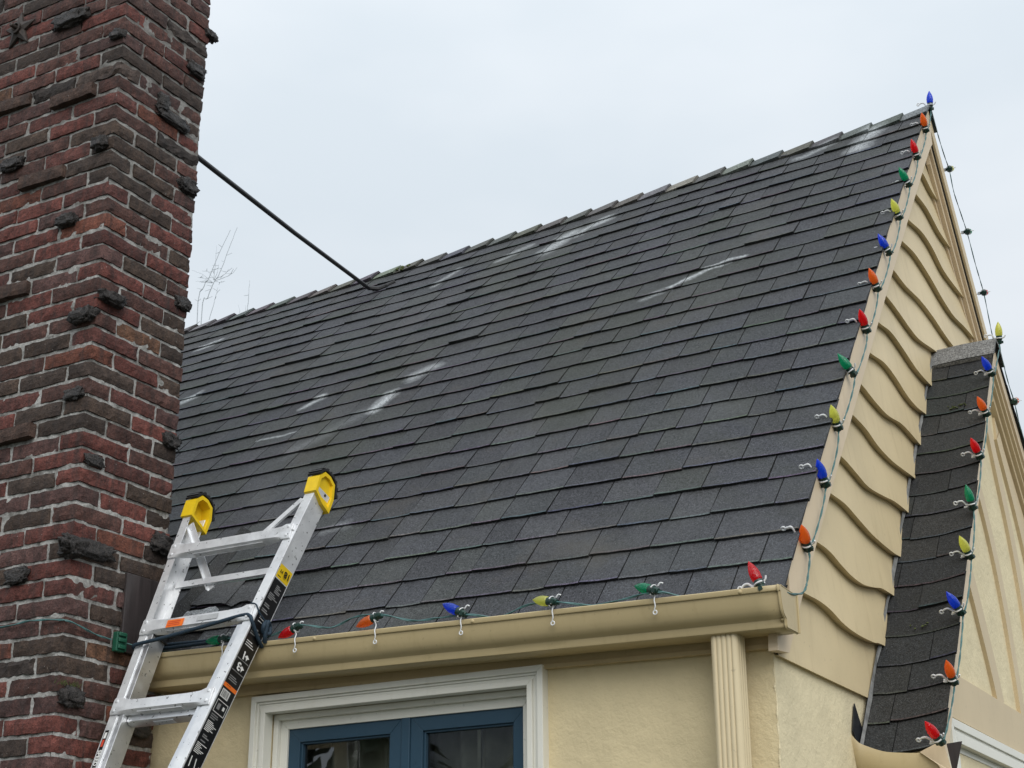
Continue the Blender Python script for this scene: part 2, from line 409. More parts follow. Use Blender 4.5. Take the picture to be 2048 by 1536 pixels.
EY, RY = 4.065, 6.625                # eave / ridge lines in plan
def eave_z(x): return 2.600-.0186*(x+1.43)
RX = [-7.5, -6.08, -4.577, -4.168, -2.644, -1.464, -1.2]; RZ = [5.33, 5.377, 5.416, 5.421, 5.490, 5.538, 5.553]
def ridge_z(x): return float(np.interp(x, RX, RZ))-.018
def front(x, v, h=0):
    y = EY+(RY-EY)*v; z = lerp(eave_z(x), ridge_z(x), v)+.045*math.sqrt(max(0, math.sin(math.pi*min(max(v, 0), 1))))
    z += .006*nz3(x*1.3, v*3, .5)
    return Vector((x, y-h*.752, z+h*.659))
def back(x, v, h=0):
    y = RY+2.34*v; z = lerp(ridge_z(x), 2.62, v)
    return Vector((x, y+h*.77, z+h*.63))
SLOPE = 3.86
def shingles(mb, fn, x0, x1, slope, expo, palette, rise=.010, wmin=.10, wmax=.23, vtop=1., skip=None, gap=.0042):
    n = int(math.ceil(slope/expo))
    for i in range(n):
        s0 = i*expo; v0 = s0/slope; v1 = min(vtop, (s0+expo+.02)/slope)
        x = x0-random.random()*.2
        bandoff = random.uniform(-.003, .003)
        while x < x1:
            w = random.uniform(wmin, wmax); a = max(x, x0+random.uniform(-.004, .004)); b = x+w-gap
            if b > x1-.07: b = x1+random.uniform(-.004, .004); w = 9
            x += w
            if b-a < .02: continue
            if skip and skip(a, b, v0): continue
            f = random.choice(palette); t = random.uniform(.92, 1.08); mb.cur = tuple(q*t for q in f)
            ns = max(3, int((b-a)/.03)); th = rise*random.uniform(.85, 1.3); lift = random.uniform(0, .0025)
            drop = bandoff+random.uniform(-.004, .003)
            if random.random() < .05: drop -= random.uniform(.002, .006)
            if random.random() < .05: lift += random.uniform(.002, .005)
            lo, lob, hi, lm = [], [], [], []
            for q in range(ns+1):
                xx = lerp(a, b, q/ns); j = random.uniform(-.0016, .0016); dv = (drop+j)/slope
                cr = .002*math.sin(q/ns*math.pi)
                lo.append(fn(xx+random.uniform(-.001, .001)*(0 < q < ns), v0+dv, th+lift-cr)); lob.append(fn(xx, v0+dv+.0005, .0))
                hi.append(fn(xx, v1, .0012)); lm.append(lo[-1].lerp(hi[-1], .045))
            c0 = mb.cur; mb.strip(lm, hi); mb.cur = tuple(q*random.uniform(1.3, 2.4) for q in c0); mb.strip(lo, lm); mb.cur = c0      # face with a worn lower rim, brightened further as a painted highlight
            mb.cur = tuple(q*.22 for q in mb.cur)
            mb.strip(lob, lo)                                   # exposed butt edge, blackened to paint in the course shadow
            mb.add([lob[0], lo[0], hi[0]], [(0, 1, 2)]); mb.add([lob[-1], lo[-1], hi[-1]], [(0, 2, 1)])
GREYS = [(.031, .033, .038), (.035, .037, .042), (.028, .029, .033), (.038, .039, .043), (.030, .033, .035), (.026, .027, .030), (.033, .036, .035)]
roof = MB()
deck = MB()
xs = list(np.linspace(XL-.1, XR-.004, 40))
for (f, V) in ((front, np.linspace(0.002, 1, 12)), (back, np.linspace(0, 1, 8))):
    for a, b in zip(V[:-1], V[1:]):
        deck.cur = (.006, .006, .006); deck.strip([f(x, a, -.004) for x in xs], [f(x, b, -.004) for x in xs])
        deck.strip([f(x, a, -.03) for x in xs], [f(x, b, -.03) for x in xs])
roof.v, roof.f, roof.c, roof.mi = deck.v, deck.f, deck.c, deck.mi
def chim_skip(a, b, v): return a < -3.83 and b > -5.0 and v < .028
shingles(roof, front, XL-.1, XR+.008, SLOPE, .1435, GREYS, skip=chim_skip)
shingles(roof, lambda x, v, h=0: back(x, 1-v, h), XL-.1, XR-.02, 3.72, .1435, GREYS)
# torn, lifted corner shingle pieces beside the chimney
for (x0, x1, v, h, dv) in ((-3.80, -3.60, .075, .020, .035), (-3.62, -3.46, .072, .014, .03)):
    roof.cur = (.046, .047, .051)
    roof.strip([front(lerp(x0, x1, q/6), v+random.uniform(-.005, .003), h) for q in range(7)], [front(lerp(x0, x1, q/6), v+dv, .012) for q in range(7)])
roof.cur = (.30, .32, .33)
roof.add([front(-3.795+.03*q+random.uniform(-.006, .006), .040+.03*((q*7) % 3 == 0)*.2, .016) for q in range(7)]+[front(-3.795+.03*q, .068+random.uniform(-.004, .003), .015) for q in range(7)], [(q, q+1, q+8, q+7) for q in range(6)])
roof.cur = (.008, .008, .009)  # near-black strip painted in for the shadowed gap between chimney and shingles
roof.add([front(-3.80, .02, .05), front(-3.80, .20, .05), front(-3.772, .20, .014), front(-3.772, .02, .014)], [(0, 1, 2, 3)])
# ridge caps: folded shingles, each lapping the one before
CAPS = [(.075, .074, .074), (.085, .083, .080), (.062, .062, .065), (.15, .148, .142), (.07, .073, .066), (.11, .11, .10)]
x = XL
while x < XR-.02:
    w = .152*random.uniform(.95, 1.05); x1 = min(x+w, XR+.012)
    roof.cur = tuple(q*random.uniform(.85, 1.15) for q in random.choice(CAPS))
    hL, hR = .012, .020+random.uniform(0, .006); A = []; B = []; Bl = []
    for (fn, v) in ((front, 1-.125/SLOPE*1.05), (front, 1-.06/SLOPE), (front, 1-.012/SLOPE), (back, .012/3.72), (back, .06/3.72), (back, .125/3.72)):
        A.append(fn(x-.03, v, hL-.006)); B.append(fn(x1, v, hR)); Bl.append(fn(x1, v, hR-.012))
    for q in (2, 3): A[q].z -= .003; B[q].z -= .002
    roof.strip(A, B); roof.cur = tuple(q*.8 for q in roof.cur); roof.strip(B, Bl)
    lo = [A[0], B[0]]; lob = [front(x-.03, 1-.131/SLOPE, .002), front(x1, 1-.131/SLOPE, .006)]; roof.strip(lob, lo)
    x = x1
P_('roof', roof, M['shingle'], label='dark grey asphalt shingle roof with pale streaks')
mo = MB()
for q in range(9):
    p = front(-4.44+random.uniform(-.05, .06), .972+random.uniform(-.012, .012), .02); mo.lathe([(.001, -.008), (random.uniform(.006, .012), -.004), (.008, .003), (.001, .008)], 6, Matrix.Translation(p))
P_('moss', mo, M['moss'], smooth=60)['kind'] = 'stuff'

# walls --------------------------------------------------------------------
WX0, WX1, WZ1 = -3.322, -2.306, 2.449          # window opening
w = MB()
def wallgrid(mb, x0, x1, z0, z1, y): mb.quad((x0, y, z0), (x1, y, z0), (x1, y, z1), (x0, y, z1))
wallgrid(w, XL, WX0, 0, 2.62, YW); wallgrid(w, WX1, XW, 0, 2.55, YW); wallgrid(w, WX0, WX1, WZ1, 2.6, YW); wallgrid(w, WX0, WX1, 0, .95, YW)
# opening reveals
w.quad((WX0, YW, .95), (WX0, YW, WZ1), (WX0, YW+.14, WZ1), (WX0, YW+.14, .95)); w.quad((WX1, YW, .95), (WX1, YW+.14, .95), (WX1, YW+.14, WZ1), (WX1, YW, WZ1))
w.quad((WX0, YW, WZ1), (WX1, YW, WZ1), (WX1, YW+.14, WZ1), (WX0, YW+.14, WZ1))
P_('front_wall', w, M['stucco'], label='yellow cream stucco wall under the gutter')
w = MB(); w.quad((XW, YW, 0), (XW, 8.95, 0), (XW, 8.95, 2.47), (XW, YW, 2.47))
w.quad((XW, 8.95, 0), (XL, 8.95, 0), (XL, 8.95, 2.6), (XW, 8.95, 2.6)); w.quad((XL, 8.95, 0), (XL, YW, 0), (XL, YW, 2.6), (XL, 8.95, 2.6))
w.add([(XL, YW, 2.6), (XL, 8.95, 2.6), (XL, RY, ridge_z(XL)-.05)], [(0, 1, 2)])
w.add([(XW+.001, YW+.05, 2.468), (XW+.001, 8.9, 2.468), (XW+.001, RY, ridge_z(XR)-.12)], [(0, 1, 2)])
# rough corner bead
bead = [(XW+random.uniform(-.002, .002)-.002, YW+random.uniform(-.002, .002)+.002, z) for z in np.linspace(0, 2.465, 160)]
w.tube(bead, .0032, 6)
P_('gable_wall', w, M['stucco_pale'], label='pale stucco gable wall below the wavy siding')

# wavy-edge siding -----------------------------------------------------------
CURV = [  # lower edges measured as (y, z)
 [(4.1, 2.461), (4.6, 2.460), (5.2, 2.461)],
 [(4.20, 2.68), (4.413, 2.685), (4.533, 2.687), (4.635, 2.679), (4.737, 2.66), (4.845, 2.651), (4.96, 2.65), (5.08, 2.655), (5.131, 2.662), (5.3, 2.665)],
 [(4.38, 2.874), (4.577, 2.88), (4.681, 2.875), (4.786, 2.855), (4.896, 2.841), (5.012, 2.84), (5.139, 2.857), (5.225, 2.871), (5.4, 2.874)],
 [(4.55, 3.08), (4.75, 3.087), (4.883, 3.088), (5.017, 3.07), (5.175, 3.05), (5.363, 3.043), (5.464, 3.045), (5.65, 3.06)],
 [(4.72, 3.25), (4.892, 3.257), (5.028, 3.243), (5.169, 3.227), (5.345, 3.241), (5.49, 3.257), (5.626, 3.26), (5.8, 3.255)],
 [(4.9, 3.46), (5.068, 3.463), (5.214, 3.455), (5.343, 3.431), (5.501, 3.422), (5.65, 3.428), (5.783, 3.436), (5.95, 3.44)],
 [(5.02, 3.625), (5.205, 3.626), (5.356, 3.611), (5.516, 3.606), (5.693, 3.628), (5.825, 3.627), (5.937, 3.619), (6.1, 3.612)],
 [(5.2, 3.80), (5.362, 3.807), (5.543, 3.83), (5.688, 3.818), (5.835, 3.79), (5.971, 3.784), (6.106, 3.795), (6.3, 3.80)],
 [(5.35, 3.985), (5.529, 3.993), (5.684, 4.012), (5.858, 3.996), (6.036, 3.972), (6.257, 3.972), (6.5, 3.99)],
 [(5.5, 4.16), (5.709, 4.164), (5.842, 4.157), (5.999, 4.143), (6.145, 4.144), (6.428, 4.187), (6.7, 4.19), (7.35, 4.17)],
 [(5.65, 4.34), (5.821, 4.344), (5.999, 4.341), (6.221, 4.361), (6.418, 4.359), (6.589, 4.344), (6.756, 4.337), (7.3, 4.34)],
 [(5.85, 4.55), (6.019, 4.561), (6.216, 4.584), (6.437, 4.569), (6.663, 4.533), (6.846, 4.521), (7.05, 4.541), (7.25, 4.55)],
 [(6.0, 4.72), (6.169, 4.731), (6.392, 4.767), (6.566, 4.759), (6.735, 4.718), (6.925, 4.715), (7.1, 4.72)],
 [(6.2, 4.94), (6.37, 4.948), (6.549, 4.956), (6.751, 4.923), (6.95, 4.92)],
 [(6.38, 5.13), (6.55, 5.14), (6.68, 5.115), (6.8, 5.11)],
]
sid = MB()
ys_all = np.linspace(4.1715, 7.9, 160)
def zc(i, y):
    c = CURV[i]; sm = catmull([(0, p[0], p[1]) for p in c], 6)
    return float(np.interp(y, [p.y for p in sm], [p.z for p in sm]))
def roof_under(y): return (2.60+(y-EY)*1.142 if y < RY else ridge_z(XR)-(y-RY)*1.247)-.06
for i in range(len(CURV)):
    lo, up, bk = [], [], []
    for y in ys_all:
        z = zc(i, y); zt = zc(i+1, y)+.03 if i+1 < len(CURV) else z+.25
        lim = roof_under(y)
        if z > lim: continue
        zt = min(zt, lim)
        t = .029 if i else .012
        lo.append((XW+.001+t if i else -1.507, y, z)); up.append((XW+.003, y, max(zt, z+.002))); bk.append((XW-.002, y, z+.004))
    if len(lo) > 1:
        mid = [Vector(a)*.985+Vector(b)*.015 for a, b in zip(lo, up)]
        sid.strip(lo, up); sid.strip(bk, lo)
P_('siding', sid, M['siding'], smooth=30, label='beige wavy-edged clapboard siding on gable')

# rake boards ----------------------------------------------------------------
def rakeline(y):
    if y <= RY: return front(XR-.02, (y-EY)/(RY-EY)).z
    return back(XR-.02, (y-RY)/2.34).z
def rake_board(y0, y1, drop_top, drop_bot, xf, xb, n=24):
    mb = MB(); Y = np.linspace(y0, y1, 60)
    T = [(xf, y, rakeline(y)-drop_top) for y in Y]; B = [(xf, y, rakeline(y)-drop_bot) for y in Y]
    Tb = [(xb, y, z) for _, y, z in T]; Bb = [(xb, y, z) for _, y, z in B]
    mb.strip(T, B); mb.strip(B, Bb); mb.strip(Bb, Tb); mb.strip(Tb, T)
    mb.quad(T[0], B[0], Bb[0], Tb[0]); mb.quad(T[-1], Tb[-1], Bb[-1], B[-1]); return mb
rb = rake_board(4.142, RY+.0, .010, .195, XR, -1.486)
P_('rake_board', rb, M['rake'])
rb = rake_board(RY+.001, 8.9, .004, .105, XR-.001, -1.462)
P_('rake_board', rb, M['timber'])
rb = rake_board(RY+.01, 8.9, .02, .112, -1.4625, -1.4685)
P_('shadow_gap', rb, M['flash'])  # solid black strip standing in for the shade of the groove
mo = rake_board(RY+.02, 8.9, .05, .150, -1.469, -1.482)
for q in (rake_board(RY+.05, 8.9, .10, .205, -1.4825, -1.500), rake_board(RY+.08, 8.9, .12, .245, -1.5005, -1.5195)): mo.add(q.v, q.f)
P_('rake_moulding', mo, M['rake'])
# lower end return of the front rake board
rt = MB(); rt.prism([(-1.484, 4.150, 2.66), (-1.484, 4.112, 2.512), (-1.484, 4.106, 2.462), (-1.484, 4.200, 2.470), (-1.484, 4.345, 2.66)], (-.028, 0, 0))
P_('rake_return', rt, M['rake'])

# fascia, frieze and gutter --------------------------------------------------
def gz(x): return 2.620-.0186*(x+1.43)
GX0, GX1 = -3.785, -1.430
fr = MB()
for (y, z0, z1, d) in ((4.152, -.132, -.02, .02), (4.140, -.108, -.01, .012)):
    xe_ = XW-.002 if d > .015 else XW+.004
    fr.prism([(GX0, y, gz(GX0)+z0), (xe_, y, gz(XW)+z0), (xe_, y, gz(XW)+z1), (GX0, y, gz(GX0)+z1)], (0, d, 0))
fr.prism([(GX0, 4.146, gz(GX0)-.144), (-1.516, 4.146, gz(-1.516)-.144), (-1.516, 4.146, gz(-1.516)-.131), (GX0, 4.146, gz(GX0)-.131)], (0, .024, 0))
P_('frieze_board', fr, M['frieze'])
PROF = [(.137, -.004), (.137, -.111), (.047, -.111), (.044, -.109), (.0425, -.104), (.041, -.088), (.038, -.0845), (.030, -.080), (.022, -.073), (.016, -.063), (.0115, -.048), (.008, -.030), (.006, -.0155), (.001, -.0145), (0, -.012), (0, -.002), (.002, 0), (.014, 0), (.014, -.004)]
gm = MB(); xsg = np.linspace(GX0, GX1, 34)
rows = [[(x, 4.0+a+.0015*nz3(x*2.3, a*9, 1), gz(x)+b+.0012*nz3(x*3.1, 4, b*5)) for x in xsg] for a, b in PROF]
for a, b in zip(rows[:-1], rows[1:]): gm.strip(a, b)
gut = P_('gutter', gm, M['gutter'], smooth=35, label='tan painted eave gutter')
so = gut.modifiers.new('thick', 'SOLIDIFY'); so.thickness = .0016; so.offset = 0
ec = MB(); xe = GX1
ec.prism([(xe, 4.0+a, gz(xe)+b) for a, b in PROF[:-2]+[(.016, 0)]], (.0015, 0, 0))
part('end_cap', ec, M['gutter'], gut)
# rolled seam and sealant at the end cap
sm = MB(); pr = [(xe-.004, 3.9985+a, gz(xe)+b) for a, b in PROF[1:-2]]; sm.tube(pr, .0035, 6)
sm.tube([(xe+.002, 4.137, gz(xe)-.004), (xe+.002, 4.137, gz(xe)-.111)], .004, 6); sm.tube([(xe+.001, 4.01, gz(xe)+.001), (xe+.001, 4.137, gz(xe)-.004)], .002, 6)
for z, r in ((-.03, .006), (-.055, .008), (-.075, .007), (-.09, .006)): sm.lathe([(.001, -.005), (r, 0), (.001, .005)], 8, Matrix.Translation((xe-.010, 4.011+.3*abs(z), gz(xe)+z)))
part('end_seam', sm, M['gutter'], gut, smooth=50)
for x in (-1.545, -2.42, -3.23, -3.02):
    sc = MB(); sc.lathe([(.006, -.002), (.0065, 0), (.004, .003), (.0005, .004)], 10, Matrix.Translation((x, 3.999, gz(x)-.009)) @ Matrix.Rotation(math.pi/2, 4, 'X'))
    part('screw_head', sc, M['gutter'], gut)

# downspout: fluted rectangular pipe -----------------------------------------
ds = MB(); outl = []
dx0, dx1, dy0, dy1 = -1.668, -1.585, 4.055, 4.128
def side(a, b, nfl, depth, nrm):
    a = Vector(a); b = Vector(b); n = Vector(nrm); pts = []
    for q in range(nfl*4+1):
        t = q/(nfl*4); pts.append(a.lerp(b, t)-n*(depth if (q % 4 == 2) else 0))
    return pts
R_ = .012
outl = side((dx0+R_, dy0, 0), (dx1-R_, dy0, 0), 4, .004, (0, -1, 0))+[Vector((dx1-.004, dy0+.004, 0))]+side((dx1, dy0+R_, 0), (dx1, dy1-R_, 0), 3, .004, (1, 0, 0))+[Vector((dx1-.004, dy1-.004, 0))]+side((dx1-R_, dy1, 0), (dx0+R_, dy1, 0), 4, .004, (0, 1, 0))+[Vector((dx0+.004, dy1-.004, 0))]+side((dx0, dy1-R_, 0), (dx0, dy0+R_, 0), 3, .004, (-1, 0, 0))+[Vector((dx0+.004, dy0+.004, 0))]
zz = [2.53, 2.514, 2.50, 2.3, 2.1, 1.9, 1.5, 1.0, .3, .1]
cxd, cyd = (dx0+dx1)/2, (dy0+dy1)/2
rings = []
for z in zz:
    k_ = .93 if z > 2.52 else 1.0
    rings.append([(cxd+(p.x-cxd)*k_+.0012*nz3(z*2, p.x*9, 3), cyd+(p.y-cyd)*k_, z) for p in outl])
for a, b in zip(rings[:-1], rings[1:]): ds.strip(a+[a[0]], b+[b[0]])
P_('downspout', ds, paint('downspout_paint', (.66, .555, .36), .06, (.7, .66, .58), .3, .4), smooth=50, label='fluted beige downspout')

# front window ---------------------------------------------------------------
OL, OR, OT = -3.376, -2.252, 2.503       # casing outer
win = MB()
def frame(mb, l, r, t, b, wd, y0, y1):
    for poly in ([(l, t), (r, t), (r-wd, t-wd), (l+wd, t-wd)], [(l, t), (l+wd, t-wd), (l+wd, b), (l, b)], [(r, t), (r, b), (r-wd, b), (r-wd, t-wd)]):
        mb.prism([(x, y0, z) for x, z in poly], (0, y1-y0, 0))
ZB = .95
frame(win, OL, OR, OT, ZB, .020, 4.134, YW+.01)
frame(win, OL+.020, OR-.020, OT-.020, ZB, .008, 4.142, YW+.01)
frame(win, OL+.028, OR-.028, OT-.028, ZB, .012, 4.147, YW+.01)
frame(win, OL+.040, OR-.040, OT-.040, ZB, .018, 4.138, YW+.012)
frame(win, OL+.058, OR-.058, OT-.058, ZB, .020, 4.188, YW+.10)
frame(win, OL+.078, OR-.078, OT-.078, ZB, .030, 4.204, YW+.10)
window = P_('window', win, M['casing'], label='front casement window with white casing and blue sashes', bevel=.0015)
SL, SR, ST = -3.270, -2.350, 2.398
YS = 4.212
def sash(l, r, t, b, wd, name, lab):
    mb = MB()
    frame(mb, l, r, t, b, wd, YS, YS+.035); mb.box(l, r, YS, YS+.035, b-.06, b)
    frame(mb, l+wd, r-wd, t-wd, b, .007, YS+.008, YS+.03)
    o = part(name, mb, M['sash'], window, bevel=.0015, label=lab)
    return o
MIDX = -2.796
sash(SL+.002, MIDX-.017, ST-.002, 1.05, .046, 'sash', None); sash(MIDX+.017, SR-.002, ST-.002, 1.05, .046, 'sash', None)
mb = MB(); mb.box(MIDX-.0165, MIDX+.0165, YS-.006, YS+.036, .97, ST-.001); part('mullion', mb, M['sash'], window, bevel=.003)
for (l, r) in ((SL+.05, MIDX-.066), (MIDX+.066, SR-.05)):
    mb = MB(); mb.quad((l, YS+.022, 1.05), (r, YS+.022, 1.05), (r, YS+.022, ST-.05), (l, YS+.022, ST-.05)); part('pane', mb, M['glass'], window)
mb = MB()
for (l, r) in ((SL+.055, MIDX-.07), (MIDX+.07, SR-.055)):
    mb.box((l*.42+r*.58)-.006, (l*.42+r*.58)+.006, YS+.03, YS+.04, 1.05, ST-.05)
part('glazing_bar', mb, M['curtain'], window)
cu = MB(); pts = [(x, 4.36+.028*math.sin(x*62)+.012*math.sin(x*23+1), 0) for x in np.linspace(-3.4, -2.2, 200)]
cu.strip([(a, b, .9) for a, b, _ in pts], [(a, b, 2.42) for a, b, _ in pts])
part('curtain', cu, M['curtain'], window, smooth=60)
rm = MB(); rm.box(-3.9, -1.9, 4.30, 6.4, .6, 2.58); rm.f = [f for f in rm.f if f != (0, 4, 5, 1)]; rm.mi = rm.mi[:len(rm.f)]
part('room_lining', rm, M['room'], window)

# chimney -------------------------------------------------------------------
CX1, CY0, CY1, CX0 = -3.80, 3.66, 4.135, -4.92
CH = .0654; BL, BW, MJ = .2285, .1095, .0088
palette_hi = [(.108, .040, .035)]*5+[(.086, .036, .033)]*5+[(.070, .037, .033)]*5+[(.056, .041, .034)]*4+[(.044, .034, .030)]*3+[(.078, .045, .044)]*3
chim = MB(); mort = MB(); ztop = 6.45; z0c = 0
nc = int(ztop/CH)
clink = []
PROUD = {}     # bricks pulled forward, keyed by course / slot: filled from measured positions
front_proud = [(-4.064, 4.791), (-4.358, 4.858), (-4.28, 4.02), (-4.163, 3.441), (-4.138, 4.471), (-4.62, 4.3), (-4.55, 3.7)]
# core
core = MB()
def mortar_face(p00, ux, n1, uz, n2, nrm):
    vs = []
    for j in range(n2+1):
        for i in range(n1+1):
            p = Vector(p00)+Vector(ux)*(i/n1)+Vector(uz)*(j/n2)
            d = .0035*nz3(p.x*30+p.y*30, p.z*34, 2)+.0042*nz3(p.x*11+p.y*9, p.z*12, 7)+random.uniform(-.0012, .0012)
            vs.append(p+Vector(nrm)*d)
    mort.add(vs, [(j*(n1+1)+i, j*(n1+1)+i+1, (j+1)*(n1+1)+i+1, (j+1)*(n1+1)+i) for j in range(n2) for i in range(n1)])
rc = .0068
ZS = 1.6
mortar_face((CX0, CY0+rc, ZS), (CX1-rc-CX0, 0, 0), 80, (0, 0, ztop-ZS), 330, (0, -1, 0))
mortar_face((CX1-rc, CY0+rc, ZS), (0, CY1-CY0-2*rc, 0), 34, (0, 0, ztop-ZS), 330, (1, 0, 0))
mort.box(CX0+.01, CX1-.0085, CY0+.0085, CY1-.01, 0, ztop)
for i in range(nc):
    za = i*CH+MJ*.5; zb = (i+1)*CH-MJ*.5
    if zb < 1.5: 
        continue
    odd = i % 2
    def one(x0, x1, y0, y1, key):
        cxm, czm = (x0+x1)/2, (za+zb)/2
        col = random.choice(palette_hi)
        if czm > 4.5 and random.random() < .35: col = tuple(lerp(a, b, .5) for a, b in zip(col, (.05, .038, .034)))
        if random.random() < .03: col = (.125, .050, .036)
        elif random.random() < .02: col = (.115, .064, .042)
        t = random.uniform(.82, 1.2); chim.cur = tuple(q*t for q in col)
        pr = random.uniform(-.003, .003); jit = .0012; amp = .0018; rot = random.uniform(-.006, .006)
        fx = fy = 0
        for (px, pz) in front_proud:
            if key == 'F' and x0 < px < x1 and abs(czm-pz) < CH*.5:
                fy = -.016-.010*random.random(); rot = random.uniform(-.04, .09); chim.cur = (.060, .040, .034)
        if random.random() < .05: amp = .007; jit = .0035; chim.cur = random.choice([(.032, .028, .027), (.045, .038, .036), (.07, .055, .05)])
        dz = random.uniform(-.0018, .0018)
        nx = max(3, int((x1-x0)/.021)); ny = max(3, int((y1-y0)/.021))
        rough_box(chim, x0+random.uniform(-.002, .002), x1+random.uniform(-.002, .002)+(pr if key != 'F' else 0), y0+fy+pr, y1+fy, za+dz+random.uniform(-.0012, .0012), zb+dz+random.uniform(-.0012, .0012), (nx, ny, 3), jit, .0024, 28, amp, i*7.3, rot)
    # right face: two stretchers, or header + stretcher + header, alternating with the front
    if odd:
        one(CX1-BW, CX1, CY0, CY0+BL, 'C'); one(CX1-BW, CX1, CY0+BL+MJ, CY1, 'R')
        x = CX1-BW-MJ
    else:
        one(CX1-BL, CX1, CY0, CY0+BW, 'C'); one(CX1-BW, CX1, CY0+BW+MJ, CY0+BW+MJ+BL, 'R'); one(CX1-BW, CX1, CY0+BW+BL+2*MJ, CY1, 'R')
        x = CX1-BL-MJ
    while x > CX0+.02:
        a = max(CX0, x-BL); one(a, x, CY0, CY0+BW, 'F'); x = a-MJ
chimney = P_('chimney', chim, M['brick'], label='tall clinker brick chimney with lumpy dark bricks')
part('mortar', mort, M['mortar'], chimney, smooth=80)
def blob(c, r, seed, n=34):
    mb = MB(); vs = []; seg = n; rg = n//2+1
    for j in range(rg+1):
        th = math.pi*j/rg
        for i in range(seg):
            ph = 2*math.pi*i/seg; d = Vector((math.sin(th)*math.cos(ph), math.sin(th)*math.sin(ph), math.cos(th)))
            sq = Vector([math.copysign(abs(q)**.62, q) for q in d])
            k_ = .93+.30*nz3(d.x*2+seed, d.y*2, d.z*2)+.26*nz3(d.x*4.5, d.y*4.5+seed, d.z*4.5)+.13*nz3(d.x*9, d.y*9, d.z*9+seed)+.04*nz3(d.x*19, d.y*19+seed, d.z*19)
            vs.append(Vector(c)+Vector((sq.x*r[0], sq.y*r[1], sq.z*r[2]*.95))*k_)
    mb.add(vs, [(j*seg+i, j*seg+(i+1) % seg, (j+1)*seg+(i+1) % seg, (j+1)*seg+i) for j in range(rg) for i in range(seg)])
    return mb
LUMPS = [((-3.85, 3.655, 3.838), (.058, .030, .030)), ((-3.795, 3.725, 3.915), (.034, .062, .026)), ((-3.855, 3.655, 4.545), (.036, .026, .030)),
 ((-3.99, 3.655, 4.255), (.050, .024, .026)), ((-3.795, 3.715, 2.985), (.024, .125, .034)), ((-3.80, 3.665, 2.972), (.050, .030, .034)), ((-4.04, 3.655, 2.905), (.055, .018, .030)),
 ((-3.80, 3.715, 2.478), (.036, .052, .036)), ((-3.80, 3.90, 4.835), (.022, .030, .04)), ((-3.80, 3.965, 4.79), (.020, .10, .026)),
 ((-3.80, 4.075, 5.08), (.020, .055, .032)), ((-3.80, 4.075, 4.545), (.024, .055, .034)), ((-3.80, 4.095, 3.485), (.026, .045, .032)),
 ((-3.80, 4.09, 3.085), (.030, .055, .040)), ((-3.80, 4.14, 5.285), (.022, .035, .024)), ((-4.085, 3.655, 5.175), (.10, .026, .034)),
 ((-3.83, 3.66, 5.02), (.035, .02, .024)), ((-3.80, 4.10, 4.045), (.018, .045, .028)), ((-4.32, 3.655, 4.585), (.06, .024, .03)), ((-3.798, 4.04, 2.42), (.018, .07, .03)), ((-3.80, 3.72, 3.30), (.012, .05, .022)), ((-3.86, 3.656, 3.54), (.05, .012, .024))]
for i, (c, r) in enumerate(LUMPS):
    part('clinker_brick', blob(c, r, i*3.7), M['clinker'] if i not in (4, 12, 20, 21) else M['clinker'], chimney, smooth=180)
mg = MB()
for q in range(40):
    p = Vector((-3.80+random.uniform(-.02, .02), 3.70+random.uniform(-.045, .045), 2.512+random.uniform(-.004, .006)))
    mg.tube([p, p+Vector((random.uniform(-.01, .015), random.uniform(-.012, .012), random.uniform(.008, .022)))], [.0016, .0004], 4)
part('moss_tuft', mg, M['moss'], chimney)
# star anchor plate
st = MB(); sc_ = Vector((-4.385, CY0-.012, 5.228)); pts = []; ctr = []
for q in range(10):
    a = math.pi/2+q*math.pi/5; r_ = .088 if q % 2 == 0 else .036
    pts.append(sc_+Vector((r_*math.cos(a), (0 if q % 2 else .008), r_*math.sin(a))))
cfr = sc_+Vector((0, -.014, 0))
st.add(pts+[cfr]+[p+Vector((0, .012, 0)) for p in pts], [(q, (q+1) % 10, 10) for q in range(10)]+[(q, 11+q, 11+(q+1) % 10, (q+1) % 10) for q in range(10)])
st.lathe([(.024, -.004), (.026, .012), (.018, .014), (.015, .004)], 16, Matrix.Translation(sc_+Vector((0, -.004, 0))) @ Matrix.Rotation(math.pi/2, 4, 'X'))
st.lathe([(.009, 0), (.009, .035), (.006, .038)], 10, Matrix.Translation(sc_+Vector((0, -.004, 0))) @ Matrix.Rotation(math.pi/2, 4, 'X'))
part('star_anchor', st, M['iron'], chimney, label='rusty star-shaped anchor plate')
# brown panel closing the gap beside the eave, and dark void behind
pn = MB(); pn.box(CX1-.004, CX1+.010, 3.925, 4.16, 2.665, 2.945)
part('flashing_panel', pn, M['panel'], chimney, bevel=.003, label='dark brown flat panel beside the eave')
# tie rod from chimney to ridge
tr = MB(); a = Vector((-3.80, 4.16, 4.725)); a2 = Vector((-3.90, 4.10, 4.81)); b = front(-4.50, .893, .035)
a = Vector((-3.832, 4.125, 4.731))
tr.tube([a, a.lerp(b, .5)+Vector((0, 0, -.008)), b], .011, 10)
rod = P_('tie_rod', tr, M['steel'], smooth=60, label='dark iron rod bracing chimney to roof')
tb = MB(); tb.tube([front(-4.50, .893, .04), front(-4.46, .90, .012), front(-4.38, .915, .012)], [.013, .014, .010], 8); tb.tube([front(-4.51, .905, .01), front(-4.40, .905, .01)], .010, 6)
part('rod_bracket', tb, M['steel'], rod)

